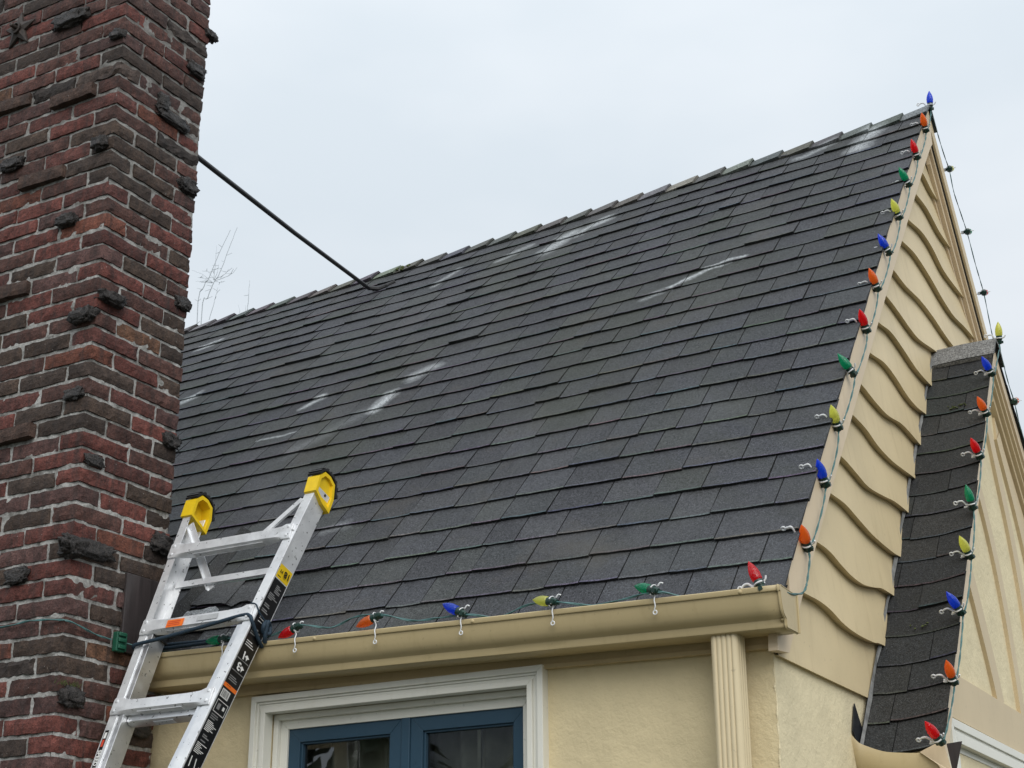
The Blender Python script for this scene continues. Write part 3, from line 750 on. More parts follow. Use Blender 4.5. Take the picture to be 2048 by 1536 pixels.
# entry wing ----------------------------------------------------------------
WRY, WRZ = 6.44, 4.19; WXF = -1.245; WEY, WEZ = 4.862, 2.256; WEB = 8.2
def wfront(x, v, h=0):
    y = lerp(WEY, WRY, v); z = lerp(WEZ, WRZ, v)
    t = (x-XW)/(WXF-XW); z += .020*t*t*(1-v)**.6 - .006*math.sin(math.pi*min(1, max(0, t)))
    return Vector((x, y-h*.77, z+h*.64))
def wback(x, v, h=0): return Vector((x, lerp(WRY, WEB, v), lerp(WRZ, WRZ-(WEB-WRY)*.98, v)+h))
DARK = [(.015, .016, .017), (.018, .019, .019), (.0135, .014, .014), (.020, .020, .019), (.016, .018, .017)]
wr = MB(); xs2 = np.linspace(XW-.0, WXF, 6)
for a, b in zip(np.linspace(0, 1, 9)[:-1], np.linspace(0, 1, 9)[1:]):
    wr.cur = (.015, .015, .015)
    wr.strip([wfront(x, a, -.003) for x in xs2], [wfront(x, b, -.003) for x in xs2]); wr.strip([wback(x, a) for x in xs2], [wback(x, b) for x in xs2])
shingles(wr, wfront, XW+.004, WXF+.006, 2.47, .139, DARK, rise=.0075, wmin=.13, wmax=.26, vtop=.995, gap=.003)
shingles(wr, lambda x, v, h=0: wback(x, 1-v, h), XW+.004, WXF+.004, 2.46, .139, DARK, rise=.009, wmin=.13, wmax=.22)
wing_roof = P_('wing_roof', wr, M['wing_shingle'], label='narrow blackish shingle roof of entry gable')
rc_ = MB(); rc_.cur = (.14, .14, .135)
A = []; B = []; 
for (f, v) in ((wfront, .945), (wfront, .975), (wfront, .998), (wback, .01), (wback, .06)):
    A.append(f(XW+.002, v, .016)); B.append(f(WXF+.012, v, .020))
rc_.strip(A, [p.lerp(q, .5)+Vector((0, 0, .004)) for p, q in zip(A, B)]); rc_.strip([p.lerp(q, .5)+Vector((0, 0, .004)) for p, q in zip(A, B)], B)
rc_.cur = (.10, .10, .095)
rc_.strip([p-Vector((0, 0, .014)) for p in B], B); rc_.strip([wfront(XW, .943, .003), wfront(WXF, .943, .003)], [A[0], B[0]])
part('ridge_cap', rc_, shingle_mat('lichened_cap', None), wing_roof, label='pale grey lichen-covered ridge cap')
mm = MB()
for q in range(22):
    v = random.choice([.80, .80, .80, .80, .24]); p = wfront(lerp(XW+.08, WXF-.07, random.gauss(.6, .16)), v+random.uniform(-.003, .006), .013)
    mm.lathe([(.001, -.004), (random.uniform(.002, .006), -.002), (.003, .001), (.001, .002)], 6, Matrix.Translation(p))
part('moss', mm, M['moss'], wing_roof, smooth=60)['kind'] = 'stuff'
sf = MB(); V = np.linspace(0, .97, 30)
sf.strip([wfront(XW+.022+random.uniform(-.004, .004), v, .016) for v in V], [Vector((XW+.016, wfront(XW, v).y-.012+random.uniform(-.004, .004), wfront(XW, v).z+.030)) for v in V])
part('step_flashing', sf, M['lead'], wing_roof)
# wing walls
ww = MB(); XF = -1.315
ww.add([(XF, 5.0, 0), (XF, 8.0, 0), (XF, 8.0, WRZ-(8.0-WRY)*.98-.04), (XF, WRY, WRZ-.05), (XF, 5.0, WEZ+.08)], [(0, 1, 2, 3, 4)])
ww.quad((XF, 5.0, 0), (XF, 5.0, WEZ+.08), (XW, 5.0, WEZ+.08), (XW, 5.0, 0)); ww.quad((XF, 8.0, 0), (XW, 8.0, 0), (XW, 8.0, 2.6), (XF, 8.0, 2.6))
wing_wall = P_('wing_wall', ww, M['stucco_pale'], label='pale stucco face of the entry gable')
def wline(y): return WEZ+(y-WEY)*(WRZ-WEZ)/(WRY-WEY)+.018*(1-(y-WEY)/(WRY-WEY))**.6 if y < WRY else WRZ-(y-WRY)*.98
def wrake(y0, y1, d0, d1, xf, xb, n=14):
    mb = MB(); Y = np.linspace(y0, y1, n)
    T = [(xf, y, wline(y)-d0) for y in Y]; Bm = [(xf, y, wline(y)-d1) for y in Y]; Tb = [(xb, y, z) for _, y, z in T]; Bb = [(xb, y, z) for _, y, z in Bm]
    for a, b in ((T, Bm), (Bm, Bb), (Bb, Tb), (Tb, T)): mb.strip(a, b)
    mb.quad(T[0], Bm[0], Bb[0], Tb[0]); mb.quad(T[-1], Tb[-1], Bb[-1], Bm[-1]); return mb
P_('wing_rake', wrake(4.89, WRY, .006, .105, -1.25, -1.30), M['rake'])
P_('wing_rake', wrake(WRY+.001, 8.1, .006, .085, -1.252, -1.268), M['rake'])
mo = wrake(WRY+.02, 8.1, .085, .12, -1.262, -1.280)
for q in (wrake(WRY+.04, 8.1, .10, .15, -1.274, -1.297), wrake(WRY+.06, 8.1, .12, .19, -1.29, -1.33), wrake(WRY+.1, 8.1, .21, .33, -1.304, -1.332)): mo.add(q.v, q.f)
P_('rake_moulding', mo, M['timber'])
# half timbering (surface 15 mm proud of the stucco)
XT = -1.300
def timber(ctr, half):
    mb = MB(); C_ = catmull([(XT, y, z) for y, z in ctr], 6); L = []; Rr = []
    for i, p in enumerate(C_):
        t = (C_[min(i+1, len(C_)-1)]-C_[max(i-1, 0)]).normalized(); n_ = Vector((0, t.z, -t.y)); L.append(p-n_*half); Rr.append(p+n_*half)
    o_ = Vector((-.017, 0, 0))
    mb.strip(L, Rr); mb.strip([q+o_ for q in L], L); mb.strip(Rr, [q+o_ for q in Rr]); return mb
bd = MB(); bd.prism([(XT+.004, 5.03, 2.413), (XT+.004, 8.0, 2.405), (XT+.004, 8.0, 2.570), (XT+.004, 5.16, 2.571)], (-.022, 0, 0))
P_('timber_beam', bd, M['timber'])
for c_, h_ in (([(5.62, 3.12), (5.745, 2.99), (5.86, 2.82), (5.955, 2.66), (6.0, 2.56)], .052),
               ([(5.95, 3.52), (6.08, 3.40), (6.22, 3.16), (6.31, 2.88), (6.37, 2.56)], .040),
               ([(6.36, 3.84), (6.47, 3.60), (6.58, 3.35), (6.66, 3.05), (6.7, 2.56)], .045),
               ([(6.55, 3.80), (6.80, 3.45), (6.95, 3.1), (7.0, 2.56)], .045)):
    P_('timber_brace', timber(c_, h_), M['timber'])
# wing window
wv = MB()
def frame_x(mb, y0, y1, t, b, wd, x0, x1):
    for poly in ([(y0, t), (y1, t), (y1-wd, t-wd), (y0+wd, t-wd)], [(y0, t), (y0+wd, t-wd), (y0+wd, b), (y0, b)], [(y1, t), (y1, b), (y1-wd, b), (y1-wd, t-wd)]):
        mb.prism([(x0, y, z) for y, z in poly], (x1-x0, 0, 0))
frame_x(wv, 5.16, 7.0, 2.403, .9, .028, -1.285, -1.318); frame_x(wv, 5.188, 6.972, 2.375, .9, .012, -1.292, -1.318); frame_x(wv, 5.2, 6.96, 2.363, .9, .034, -1.287, -1.318)
frame_x(wv, 5.234, 6.926, 2.329, .9, .02, -1.312, -1.40); frame_x(wv, 5.254, 6.906, 2.309, .9, .02, -1.36, -1.42)
w2 = P_('window', wv, M['casing'], label='entry window with white moulded casing', bevel=.0015)
ws = MB(); frame_x(ws, 5.274, 6.886, 2.289, .9, .05, -1.375, -1.41); part('sash', ws, M['sash'], w2)
wg = MB(); wg.quad((-1.395, 5.324, .95), (-1.395, 6.836, .95), (-1.395, 6.836, 2.239), (-1.395, 5.324, 2.239)); part('pane', wg, M['glass'], w2)
# curved eave valance, kick-out flashing and loose corner at the wing's foot
ev = MB()
T = catmull([(-1.524, 4.825, 2.328), (-1.505, 4.828, 2.302), (-1.486, 4.832, 2.288), (-1.428, 4.838, 2.265), (-1.374, 4.842, 2.257), (-1.308, 4.846, 2.253), (-1.255, 4.852, 2.262)], 4)
Bt = [p+Vector((.004*math.sin(i), .075+.02*math.sin(i*.2), -.215)) for i, p in enumerate(T)]
Md = [a.lerp(b, .35)+Vector((0, -.002, .0)) for a, b in zip(T, Bt)]
ev.strip(T, Md); ev.strip(Md, Bt)
evo = P_('eave_valance', ev, M['gutter'], smooth=50, label='bent tan metal valance at the entry roof foot')
so = evo.modifiers.new('t', 'SOLIDIFY'); so.thickness = .003
tb_ = MB(); tb_.prism([Vector((-1.312, 4.838, 2.254)), Vector((-1.239, 4.842, 2.286)), Vector((-1.222, 4.848, 2.19)), Vector((-1.212, 4.852, 2.13)), Vector((-1.262, 4.842, 2.215))], (.0, .004, 0))
part('corner_piece', tb_, M['rake'], evo)
tk = MB(); tk.prism([(-1.236, 4.872, 2.278), (-1.188, 4.872, 2.282), (-1.214, 4.874, 2.20), (-1.226, 4.875, 2.19)], (0, .004, 0))
part('brown_flap', tk, M['panel'], evo)
kf = MB(); kf.prism([(XW+.004, 4.866, 2.424), (XW+.004, 4.826, 2.332), (XW+.004, 4.90, 2.255), (XW+.004, 4.960, 2.310)], (.004, 0, 0))
part('kickout_flashing', kf, M['flash'], evo)

# ------------------------------------------------------------------ ladder
LA = math.radians(69); LO = Vector((0, 3.915, 2.655)); LS = Vector((0, math.cos(LA), math.sin(LA))); LN = Vector((0, -math.sin(LA), math.cos(LA)))
def lad(x, s, n=0): return LO+LS*s+LN*n+Vector((x, 0, 0))
ladder = thing('ladder', 'aluminium multi-position ladder with yellow feet leaning on the gutter', 'ladder', lad(-3.5, -2.8))
def LP(name, mb, mats, **k): return part(name, mb, mats, ladder, **k)
def xr(s): return -3.135+(s-.58)*.181 if s > -.5 else -3.3305+(s+.5)*.03      # right rail outer edge
def xl(s): return -3.727+(s-.58)*(-.010) if s > -.5 else -3.717
SB = -2.80
def channel(mb, xf, sgn, s0, s1, fl, depth, n0=0., t=.004, lip=.012):
    """C-channel rail: front flange, web, back flange (sgn=+1: web on the +X side of the flange)"""
    prof = [(-sgn*fl, 0), (0, 0), (0, -depth), (-sgn*fl, -depth), (-sgn*fl, -depth+t), (-sgn*t, -depth+t), (-sgn*t, -t), (-sgn*fl, -t)]
    ss = [s0, lerp(s0, s1, .33), lerp(s0, s1, .66), s1] if s0 < -.5 else [s0, s1]
    ss = sorted(set(ss+([-.5] if s0 < -.5 < s1 else [])))
    rings = [[lad(xf(s)+a, s, n0+b) for a, b in prof] for s in ss]
    for a, b in zip(rings[:-1], rings[1:]): mb.strip(a+[a[0]], b+[b[0]])
    for rg in (rings[0], rings[-1]): mb.add(rg, [tuple(range(8))])
DEP = .078
for (f, sg, fl) in ((xr, 1, .040), (xl, -1, .034)):
    mb = MB(); channel(mb, f, sg, SB, .60, fl, DEP)
    for s in (-.9, -.45, .0, .45): pass
    r_ = LP('rail', mb, M['alu'], bevel=.0012)
# inner (lower) section rails
for (f, sg, s1) in ((lambda s: xl(s)+.036+.022, 1, .065), (lambda s: xr(s)-.042-.022, -1, .055)):
    mb = MB(); channel(mb, f, sg, SB, s1, .026, DEP-.012, -.004); LP('inner_rail', mb, M['alu_dull'], bevel=.001)
mb = MB(); mb.prism([lad(-3.672, .062, -.006), lad(-3.664, .062, -.072), lad(-3.664, .080, -.06), lad(-3.670, .10, -.03), lad(-3.672, .10, -.008)], (.012, 0, 0)); LP('rail_plug', mb, M['rubber'])
# rungs: flattened ends riveted onto the flanges
def rung(s, x0, x1, n0=.004, h=.026, d=.034, flat=True):
    mb = MB(); xs_ = [x0, x0+.03, x0+.055, x0+.10, x1-.11, x1-.06, x1-.032, x1]
    prof0 = [(-1, 1), (.2, 1.0), (1, .75), (1, -.75), (.2, -1), (-1, -1)]
    rings = []
    for q, x in enumerate(xs_):
        e = (0, 0, .55, 1, 1, .55, 0, 0)[q] if flat else 1
        hh = h*lerp(1.18, .92, e); dd = lerp(.0035, d/2, e); nc = lerp(n0+.001, n0-d/2+.004, e)
        rings.append([lad(x, s+b*hh, nc+a*dd) for a, b in prof0])
    for a, b in zip(rings[:-1], rings[1:]): mb.strip(a+[a[0]], b+[b[0]])
    mb.add(rings[0], [tuple(range(6))]); mb.add(rings[-1], [tuple(range(6))[::-1]])
    for z in (-.5, -.2, .1, .4):                      # ribs under the tread
        mb.tube([lad(x0+.11, s-h*.94, n0-.014+z*.02), lad(x1-.12, s-h*.94, n0-.014+z*.02)], .0018, 5)
    for x, dx in ((x0+.014, 0), (x1-.014, 0)):
        for z in (.62, -.62): mb.lathe([(.0065, 0), (.006, .003), (.002, .0045)], 10, Matrix.Translation(lad(x, s+h*z*1.1, n0+.004)) @ LN.to_track_quat('Z', 'Y').to_matrix().to_4x4())
    return mb
for s in (.412, .094, -.214, -.525, -.83, -1.14, -1.45, -1.76, -2.07, -2.38):
    LP('rung', rung(s, xl(s)+.004, xr(s)-.016), M['alu'], smooth=35)
for s in (.0-.245, -.555, -.86): LP('inner_rung', rung(s, xl(s)+.06, xr(s)-.06, -.028, .020, .034, False), M['alu_dull'], smooth=35)
# braces of the flared end
mb = MB(); mb.prism([lad(-3.190, .555, .002), lad(-3.172, .545, .002), lad(-3.300, .425, .0), lad(-3.318, .435, .0)], -LN*.010)
LP('brace', mb, M['alu'], bevel=.001)
mb = MB(); a, b = lad(-3.690, .535, -.010), lad(-3.555, .285, -.085); u = Vector((.014, 0, .006)); mb.prism([a-u, a+u, b+u, b-u], -LN*.006); mb.prism([a-u, a-u+LN*.010, b-u+LN*.010, b-u], (.003, 0, 0))
LP('brace', mb, M['alu'])
mb = MB(); mb.prism([lad(xl(.30)+.01, .300, -DEP), lad(xr(.30)-.07, .300, -DEP), lad(xr(.33)-.02, .345, -DEP+.015), lad(xr(.33)-.02, .372, -DEP+.015), lad(xr(.30)-.075, .326, -DEP), lad(xl(.30)+.01, .326, -DEP)], LN*.010)
LP('cross_bar', mb, M['alu'], bevel=.001)
# yellow feet with black ribbed soles
for (f, sg) in ((xr, 1), (xl, -1)):
    e = f(.60); xm = e-sg*.020
    mb = MB(); w0 = .026
    prof = [(.565, .008), (.635, .010), (.665, -.012), (.668, -.045), (.655, -.078), (.610, -.094), (.545, -.092)]
    if sg > 0: prof = [(.572, .008), (.635, .010), (.665, -.012), (.668, -.045), (.655, -.078), (.600, -.094), (.540, -.090), (.548, -.045)]
    # boot: closed outline extruded across the rail, outer face left recessed
    dep = .010 if sg > 0 else .040
    cs, cn = .606, -.042
    pr2 = [(cs+(q-cs)*.78, cn+(n-cn)*.76) for q, n in prof]
    xo = xm+w0
    def ring_(x, pr): 
        rr = [lad(x, q, n) for q, n in pr]; return rr+[rr[0]]
    mb.strip(ring_(xm-w0, prof), ring_(xo, prof)); mb.strip(ring_(xo, prof), ring_(xo, pr2)); mb.strip(ring_(xo, pr2), ring_(xo-dep, pr2))
    mb.add([lad(xo-dep, q, n) for q, n in pr2], [tuple(range(len(pr2)))]); mb.add([lad(xm-w0, q, n) for q, n in prof], [tuple(range(len(prof)))[::-1]])
    ft = LP('foot', mb, M['yellow'])
    if sg > 0:
        bl = MB(); bl.lathe([(.0055, 0), (.0055, .004), (.003, .006)], 8, Matrix.Translation(lad(xo-dep, .592, -.052)) @ Matrix.Rotation(math.pi/2, 4, 'Y')); part('bolt', bl, M['steel'], ft)
    so_ = MB(); top = [(.640, .010), (.669, -.012), (.672, -.045), (.659, -.079), (.612, -.097)]
    A = [lad(xm, s, n) for s, n in top]; pl = catmull(A, 4)
    for i, p in enumerate(pl):
        d = (pl[min(i+1, len(pl)-1)]-pl[max(i-1, 0)]).normalized(); o_ = Vector((1, 0, 0)).cross(d).normalized()
        if o_.dot(p-lad(xm, .6, -.045)) < 0: o_ = -o_
        if i < len(pl)-1:
            q = pl[i+1]; hgt = .012 if i % 2 else .007
            so_.prism([p+Vector((-.028, 0, 0)), q+Vector((-.028, 0, 0)), q+Vector((-.028, 0, 0))+o_*hgt, p+Vector((-.028, 0, 0))+o_*hgt], (.056, 0, 0))
    part('sole', so_, M['rubber'], ft)
for (s, x) in ((.52, xr(.52)-.026), (.30, xr(.3)-.026), (.16, xr(.16)-.022), (-.05, xr(-.05)-.022), (.50, xl(.5)+.016), (.30, xl(.3)+.016), (-.1, xl(-.1)+.02)):
    pass
# stickers on the outer face of the right rail -------------------------------
lay = [M['lab_black'], M['lab_white'], M['lab_grey'], M['yellow'], M['lab_orange'], M['lab_blue'], M['lab_red']]
stk = MB(); OFF = [0.0006]
def patch(s0, s1, n0, n1, mi, lift):
    stk.m = mi
    stk.quad(lad(xr(s0)+lift, s0, n0), lad(xr(s0)+lift, s0, n1), lad(xr(s1)+lift, s1, n1), lad(xr(s1)+lift, s1, n0))
NA, NBk = -.006, -DEP+.005
patch(.232, -.5, NA, NBk, 0, .0007); patch(-.5, -.62, NA, NBk, 0, .0007)
patch(.285, .236, NA, NBk, 3, .0007)
def bars(s0, s1, n0, n1, rows, mi=1, fill=.6, dens=.85):
    """rows of tiny print running across the web"""
    ds_ = (s1-s0)/rows
    for r_i in range(rows):
        if random.random() > dens: continue
        a = s0+ds_*r_i; ln = random.uniform(.45, 1)
        patch(a, a+ds_*fill, n0, lerp(n0, n1, ln), mi, .0012)
bars(.246, .241, -.012, -.05, 1, 0)
random.seed(31)
bars(.215, .185, -.030, -.064, 5, 2); bars(.18, .15, -.014, -.064, 5, 2); bars(.14, .10, -.014, -.06, 6, 2); bars(.092, .07, -.02, -.062, 4, 1, .4)
bars(.055, .02, -.012, -.066, 5, 2); bars(.0, -.03, -.014, -.06, 4, 1, .35)
patch(-.066, -.069, -.008, -.070, 2, .0012); patch(-.108, -.111, -.008, -.070, 2, .0012)
bars(-.122, -.148, -.014, -.066, 4, 2, .5)
patch(-.158, -.171, NA, NBk, 4, .0012); bars(-.161, -.168, -.018, -.06, 2, 0, .5)
patch(-.178, -.206, -.012, -.052, 1, .0012)
for q in range(9): patch(-.181, -.203, -.016-q*.0037, -.016-q*.0037-random.choice([.0012, .002]), 0, .0016)
for (a, b, c_, d_) in ((-.216, -.218, -.012, -.068), (-.256, -.258, -.012, -.068), (-.216, -.258, -.012, -.014), (-.216, -.258, -.066, -.068)): patch(a, b, c_, d_, 1, .0012)
patch(-.226, -.246, -.022, -.036, 2, .0012); patch(-.228, -.240, -.048, -.058, 1, .0012)
bars(-.265, -.285, -.014, -.062, 3, 2, .5); bars(-.29, -.325, -.012, -.066, 7, 1, .5, 1); bars(-.335, -.36, -.02, -.06, 4, 2)
bars(-.365, -.40, -.012, -.06, 7, 1, .45, 1)
stk.m = 1
for a, b in ((((-.412), -.018), (-.445, -.022)), ((-.412, -.04), (-.46, -.052)), ((-.455, -.03), (-.432, -.066)), ((-.46, -.052), (-.43, -.066)), ((-.464, -.020), (-.474, -.060))):
    stk.tube([lad(xr(a[0])+.0015, a[0], a[1]), lad(xr(b[0])+.0015, b[0], b[1])], .0016, 4)
patch(-.480, -.496, NA, NBk, 5, .0012); patch(-.499, -.512, NA, NBk, 3, .0012); bars(-.502, -.509, -.014, -.06, 2, 0, .5)
bars(-.52, -.54, -.02, -.06, 3, 2)
# orange sticker on the second rung, print on left rail
lbl = LP('sticker', stk, lay, label='black and yellow specification sticker on right rail')
mb = MB()
def rp(x, s, n): return lad(x, s, n)
mb.m = 0; mb.quad(rp(-3.602, .074, .0105), rp(-3.528, .074, .0105), rp(-3.528, .104, .0105), rp(-3.602, .104, .0105))
mb.m = 1
for q in range(3): mb.quad(rp(-3.596, .080+q*.007, .0108), rp(-3.540+random.uniform(-.02, .005), .080+q*.007, .0108), rp(-3.540, .0835+q*.007, .0108), rp(-3.596, .0835+q*.007, .0108))
LP('sticker', mb, [M['lab_orange'], M['lab_red']], label='orange warning sticker on a rung')
mb = MB(); mb.quad(rp(-3.47, .084, .0105), rp(-3.38, .084, .0105), rp(-3.38, .104, .0105), rp(-3.47, .104, .0105)); LP('sticker', mb, simple('grey_sticker', (.42, .43, .44), .5, bump=0), label='grey sticker on a rung')
def text(s, size, origin, xd, yd, mat, name, parent, bold=.0):
    cu_ = bpy.data.curves.new(name, 'FONT'); cu_.body = s; cu_.size = size; cu_.offset = bold; cu_.extrude = .0002
    to = bpy.data.objects.new('tmp', cu_); COL.objects.link(to); bpy.context.view_layer.update()
    me = bpy.data.meshes.new_from_object(to.evaluated_get(bpy.context.evaluated_depsgraph_get())); bpy.data.objects.remove(to)
    xd = Vector(xd).normalized(); yd = Vector(yd).normalized(); zd = xd.cross(yd)
    me.transform(Matrix(((xd.x, yd.x, zd.x, origin[0]), (xd.y, yd.y, zd.y, origin[1]), (xd.z, yd.z, zd.z, origin[2]), (0, 0, 0, 1))))
    me.materials.clear(); me.materials.append(mat)
    o = bpy.data.objects.new(name, me); COL.objects.link(o); o.parent = parent; o.location = -wloc(parent); return o
def T_(s, size, sp, n, mat, bold=0, dirx=LN, diry=-LS): return text(s, size, lad(xr(sp)+.0018, sp, n), dirx, diry, mat, 'print', ladder, bold)
T_('18', .034, .2725, -.069, M['lab_black'], .0006); T_('FT', .015, .268, -.029, M['lab_black'], .0003)
T_('1', .040, -.038, -.040, M['lab_white'], .001); T_('3', .040, -.078, -.040, M['lab_white'], .001)
for s0 in (-.050, -.090):
    mb = MB(); c_ = lad(xr(s0)+.0016, s0, -.048); mb.prism([c_+LN*a+LS*b for a, b in ((-.013, 0), (-.004, .005), (0, .014), (.004, .005), (.011, 0), (.003, -.004), (0, -.014), (-.004, -.005))], (.0004, 0, 0)); LP('print', mb, M['lab_white'])
T_("300", .042, -.535, -.068, M['yellow'], .001)
# print on the left rail front flange
mb = MB(); mb.quad(lad(xl(-.33)+.006, -.30, .0012), lad(xl(-.33)+.022, -.30, .0012), lad(xl(-.62)+.022, -.62, .0012), lad(xl(-.62)+.006, -.62, .0012)); LP('sticker', mb, M['lab_black'], label='black sticker on left rail')
text('SPEED LOCK', .021, lad(xl(-.5)+.008, -.372, .0018), -LS, (1, 0, 0), M['lab_white'], 'print', ladder, .0006)
mb = MB(); mb.quad(lad(xl(-.33)+.009, -.335, .0018), lad(xl(-.33)+.019, -.335, .0018), lad(xl(-.33)+.019, -.360, .0018), lad(xl(-.33)+.009, -.360, .0018)); LP('print', mb, M['lab_red'])
mb = MB(); mb.quad(lad(xl(-.33)+.009, -.308, .0018), lad(xl(-.33)+.019, -.308, .0018), lad(xl(-.33)+.019, -.330, .0018), lad(xl(-.33)+.009, -.330, .0018)); LP('print', mb, M['lab_white'])
random.seed(11)

# rope tying the ladder -------------------------------------------------------
ro = MB(); s1 = .045
loop = [lad(xl(.03)-.004, .012, -.03), lad(xl(.03)-.004, .018, .006), lad(xl(.03)+.03, .024, .010), lad(-3.60, .035, .008), lad(-3.42, .062, .006), lad(xr(.07)-.05, .082, .007), lad(xr(.07)-.012, .075, .008), lad(xr(.05)+.006, .052, .002), lad(xr(.03)+.008, .020, -.05), lad(xr(.02)+.004, .012, -DEP-.006)]
ro.tube(catmull(loop, 6), .0065, 8)
ro.tube(catmull([lad(xr(.02)+.004, .012, -DEP-.006), lad(-3.34, .062, -DEP-.022), lad(-3.55, .070, -DEP-.024), lad(xl(.0)+.02, .062, -DEP-.010), lad(xl(.0)-.004, .045, -.05), lad(xl(.03)-.004, .012, -.03)], 6), .0065, 8)
ro.tube(catmull([lad(xr(.03)+.004, .030, -DEP-.005), lad(-3.34, .078, -DEP-.030), lad(-3.50, .086, -DEP-.034), lad(-3.69, .078, -DEP-.012)], 6), .0055, 8)
kn = [lad(xr(.06)+.012, .085, -.050), lad(xr(.06)+.020, .062, -.038), lad(xr(.06)+.014, .046, -.052), lad(xr(.06)+.022, .050, -.072), lad(xr(.06)+.016, .078, -.070), lad(xr(.06)+.024, .080, -.048), lad(xr(.06)+.018, .040, -.060), lad(xr(.06)+.010, .022, -.078)]
ro.tube(catmull(kn, 6), .0075, 8)
ro.tube(catmull([lad(xr(.12)-.035, .128, .006), lad(xr(.12)-.01, .118, .007), lad(xr(.1)+.004, .095, -.008), lad(xr(.08)+.012, .082, -.04)], 5), .0028, 6)
tag(part('rope', ro, M['rope'], smooth=60), 'dark navy rope lashed around the ladder rails above the gutter', 'rope')

# ------------------------------------------------------------------ string lights
def frame_from(d):
    z = Vector(d).normalized(); x = Vector((0, 0, 1)).cross(z)
    x = x.normalized() if x.length > .05 else Vector((1, 0, 0)); y = z.cross(x)
    return Matrix(((x.x, y.x, z.x, 0), (x.y, y.y, z.y, 0), (x.z, y.z, z.z, 0), (0, 0, 0, 1)))
bm = MB(); prof = []
for q in range(13):
    t = q/12; r_ = .0158*(math.sin(math.pi*min(1, (.30+.70*t)))**.85 if t < .999 else .02)
    prof.append((max(.0008, r_), t*.064))
prof[0] = (.0125, 0); prof[1] = (.0155, .005)
bm.lathe(prof, 18)
bulb_meshes = {c_: bm.mesh('bulb_'+c_, M['b_'+('yellow_b' if c_ == 'yellow' else c_)]) for c_ in ('red', 'orange', 'yellow', 'green', 'blue')}
for me in bulb_meshes.values(): smooth_by_angle(me, 60)
sk = MB(); sk.lathe([(.0125, .002), (.0135, -.003), (.0135, -.016), (.0115, -.018), (.0105, -.030), (.0085, -.036)], 14); sk.box(-.016, .016, -.006, .006, -.033, -.022)
sock_me = sk.mesh('socket', M['socket']); smooth_by_angle(sock_me, 35)
def clip_mesh(kind, h=0.):
    c_ = MB()
    if kind == 'rake':   # built in a frame where +x points back along the eave direction (world -X), z = bulb axis
        ring = [(.0155*math.cos(a), .0155*math.sin(a), -.010) for a in np.linspace(.6, 2*math.pi-.6, 18)]
        c_.tube(ring, .0026, 6)
        c_.tube(catmull([(-.0155, 0, -.010), (-.021, 0, -.008+h*.4), (-.030, 0, .006+h), (-.042, 0, .009+h), (-.052, 0, .005+h)], 5), .0034, 6)
        c_.tube([(-.052+.006*math.cos(a)-.005, 0, .005+h+.006*math.sin(a)) for a in np.linspace(.3, 5.6, 16)], .0027, 6)
        c_.tube(catmull([(.0155, 0, -.010), (.022, 0, -.006), (.027, 0, .002)], 4), .0026, 6)
        c_.box(-.030, -.016, -.008, .008, -.018, -.014)
    return c_.mesh('clip', M['clip'])
clip_rake = clip_mesh('rake'); smooth_by_angle(clip_rake, 50)
GROUP = 'string lights clipped along the house edges'
def light(color, base, d, label, clip='rake', h=0.):
    base = Vector(base)
    root = thing('string_light', label, 'string light', base, GROUP)
    R_ = frame_from(d)
    o = bpy.data.objects.new('bulb', bulb_meshes[color]); COL.objects.link(o); o.parent = root; o.matrix_local = R_
    o = bpy.data.objects.new('socket', sock_me); COL.objects.link(o); o.parent = root; o.matrix_local = R_
    z = Vector(d).normalized()
    if clip == 'rake':
        x = Vector((1, 0, 0)); x = (x-z*x.dot(z)).normalized(); y = z.cross(x)
        Rc = Matrix(((x.x, y.x, z.x, 0), (x.y, y.y, z.y, 0), (x.z, y.z, z.z, 0), (0, 0, 0, 1)))
        o = bpy.data.objects.new('clip', clip_rake if h <= 0 else clip_mesh('rake', h)); COL.objects.link(o); o.parent = root; o.matrix_local = Rc
    elif clip == 'gutter':
        c_ = MB(); b0 = base-z*.012; gx = b0.x+.012
        c_.tube([b0+Vector((.014*abs(z.x)*0, .0, 0))+frame_from(d).to_3x3() @ Vector((.016*math.cos(a), .016*math.sin(a), -.004)) for a in np.linspace(.4, 5.4, 16)], .0017, 6)
        lip = gz(gx)
        c_.tube(catmull([b0+Vector((.004, -.012, -.008)), (gx-.004, 3.996, lip+.012), (gx-.006, 3.992, lip-.006), (gx-.004, 3.993, lip-.024), (gx-.008, 3.995, lip-.034)], 5), .0020, 6)
        c_.tube([(gx-.006+.0058*math.cos(a), 3.995, lip-.042+.0058*math.sin(a)) for a in np.linspace(0, 2*math.pi, 16)], .0020, 6)
        c_.tube(catmull([b0+Vector((.018, -.002, .010)), b0+Vector((.026, -.002, .018)), b0+Vector((.034, 0, .016))], 4), .0024, 6)
        o = bpy.data.objects.new('clip', c_.mesh('clip', M['clip'])); COL.objects.link(o); o.parent = root; o.location = -base
    return root, base-z*.036
GB = [('green', (-3.416, 4.000, 2.680), (-1, .02, 0), 'green bulb on the gutter lip between the two ladder rails'),
 ('red', (-3.111, 4.000, 2.680), (-.947, .05, -.316), 'red bulb lying on the gutter lip just right of the ladder'),
 ('orange', (-2.795, 4.000, 2.679), (-.959, 0, -.283), 'orange bulb lying on the gutter lip, the only orange one there'),
 ('blue', (-2.475, 4.000, 2.668), (-.883, .038, .467), 'blue bulb lying on the gutter lip, the only blue one there'),
 ('yellow', (-2.156, 4.000, 2.660), (-.948, .22, .232), 'pale yellow bulb lying on the gutter lip above the window corner'),
 ('green', (-1.822, 4.000, 2.655), (-.897, .285, .338), 'green bulb on the gutter lip, nearer the downspout end'),
 ('red', (-1.495, 4.012, 2.642), (-.383, 0, .924), 'red bulb standing upright at the gutter end by the downspout')]
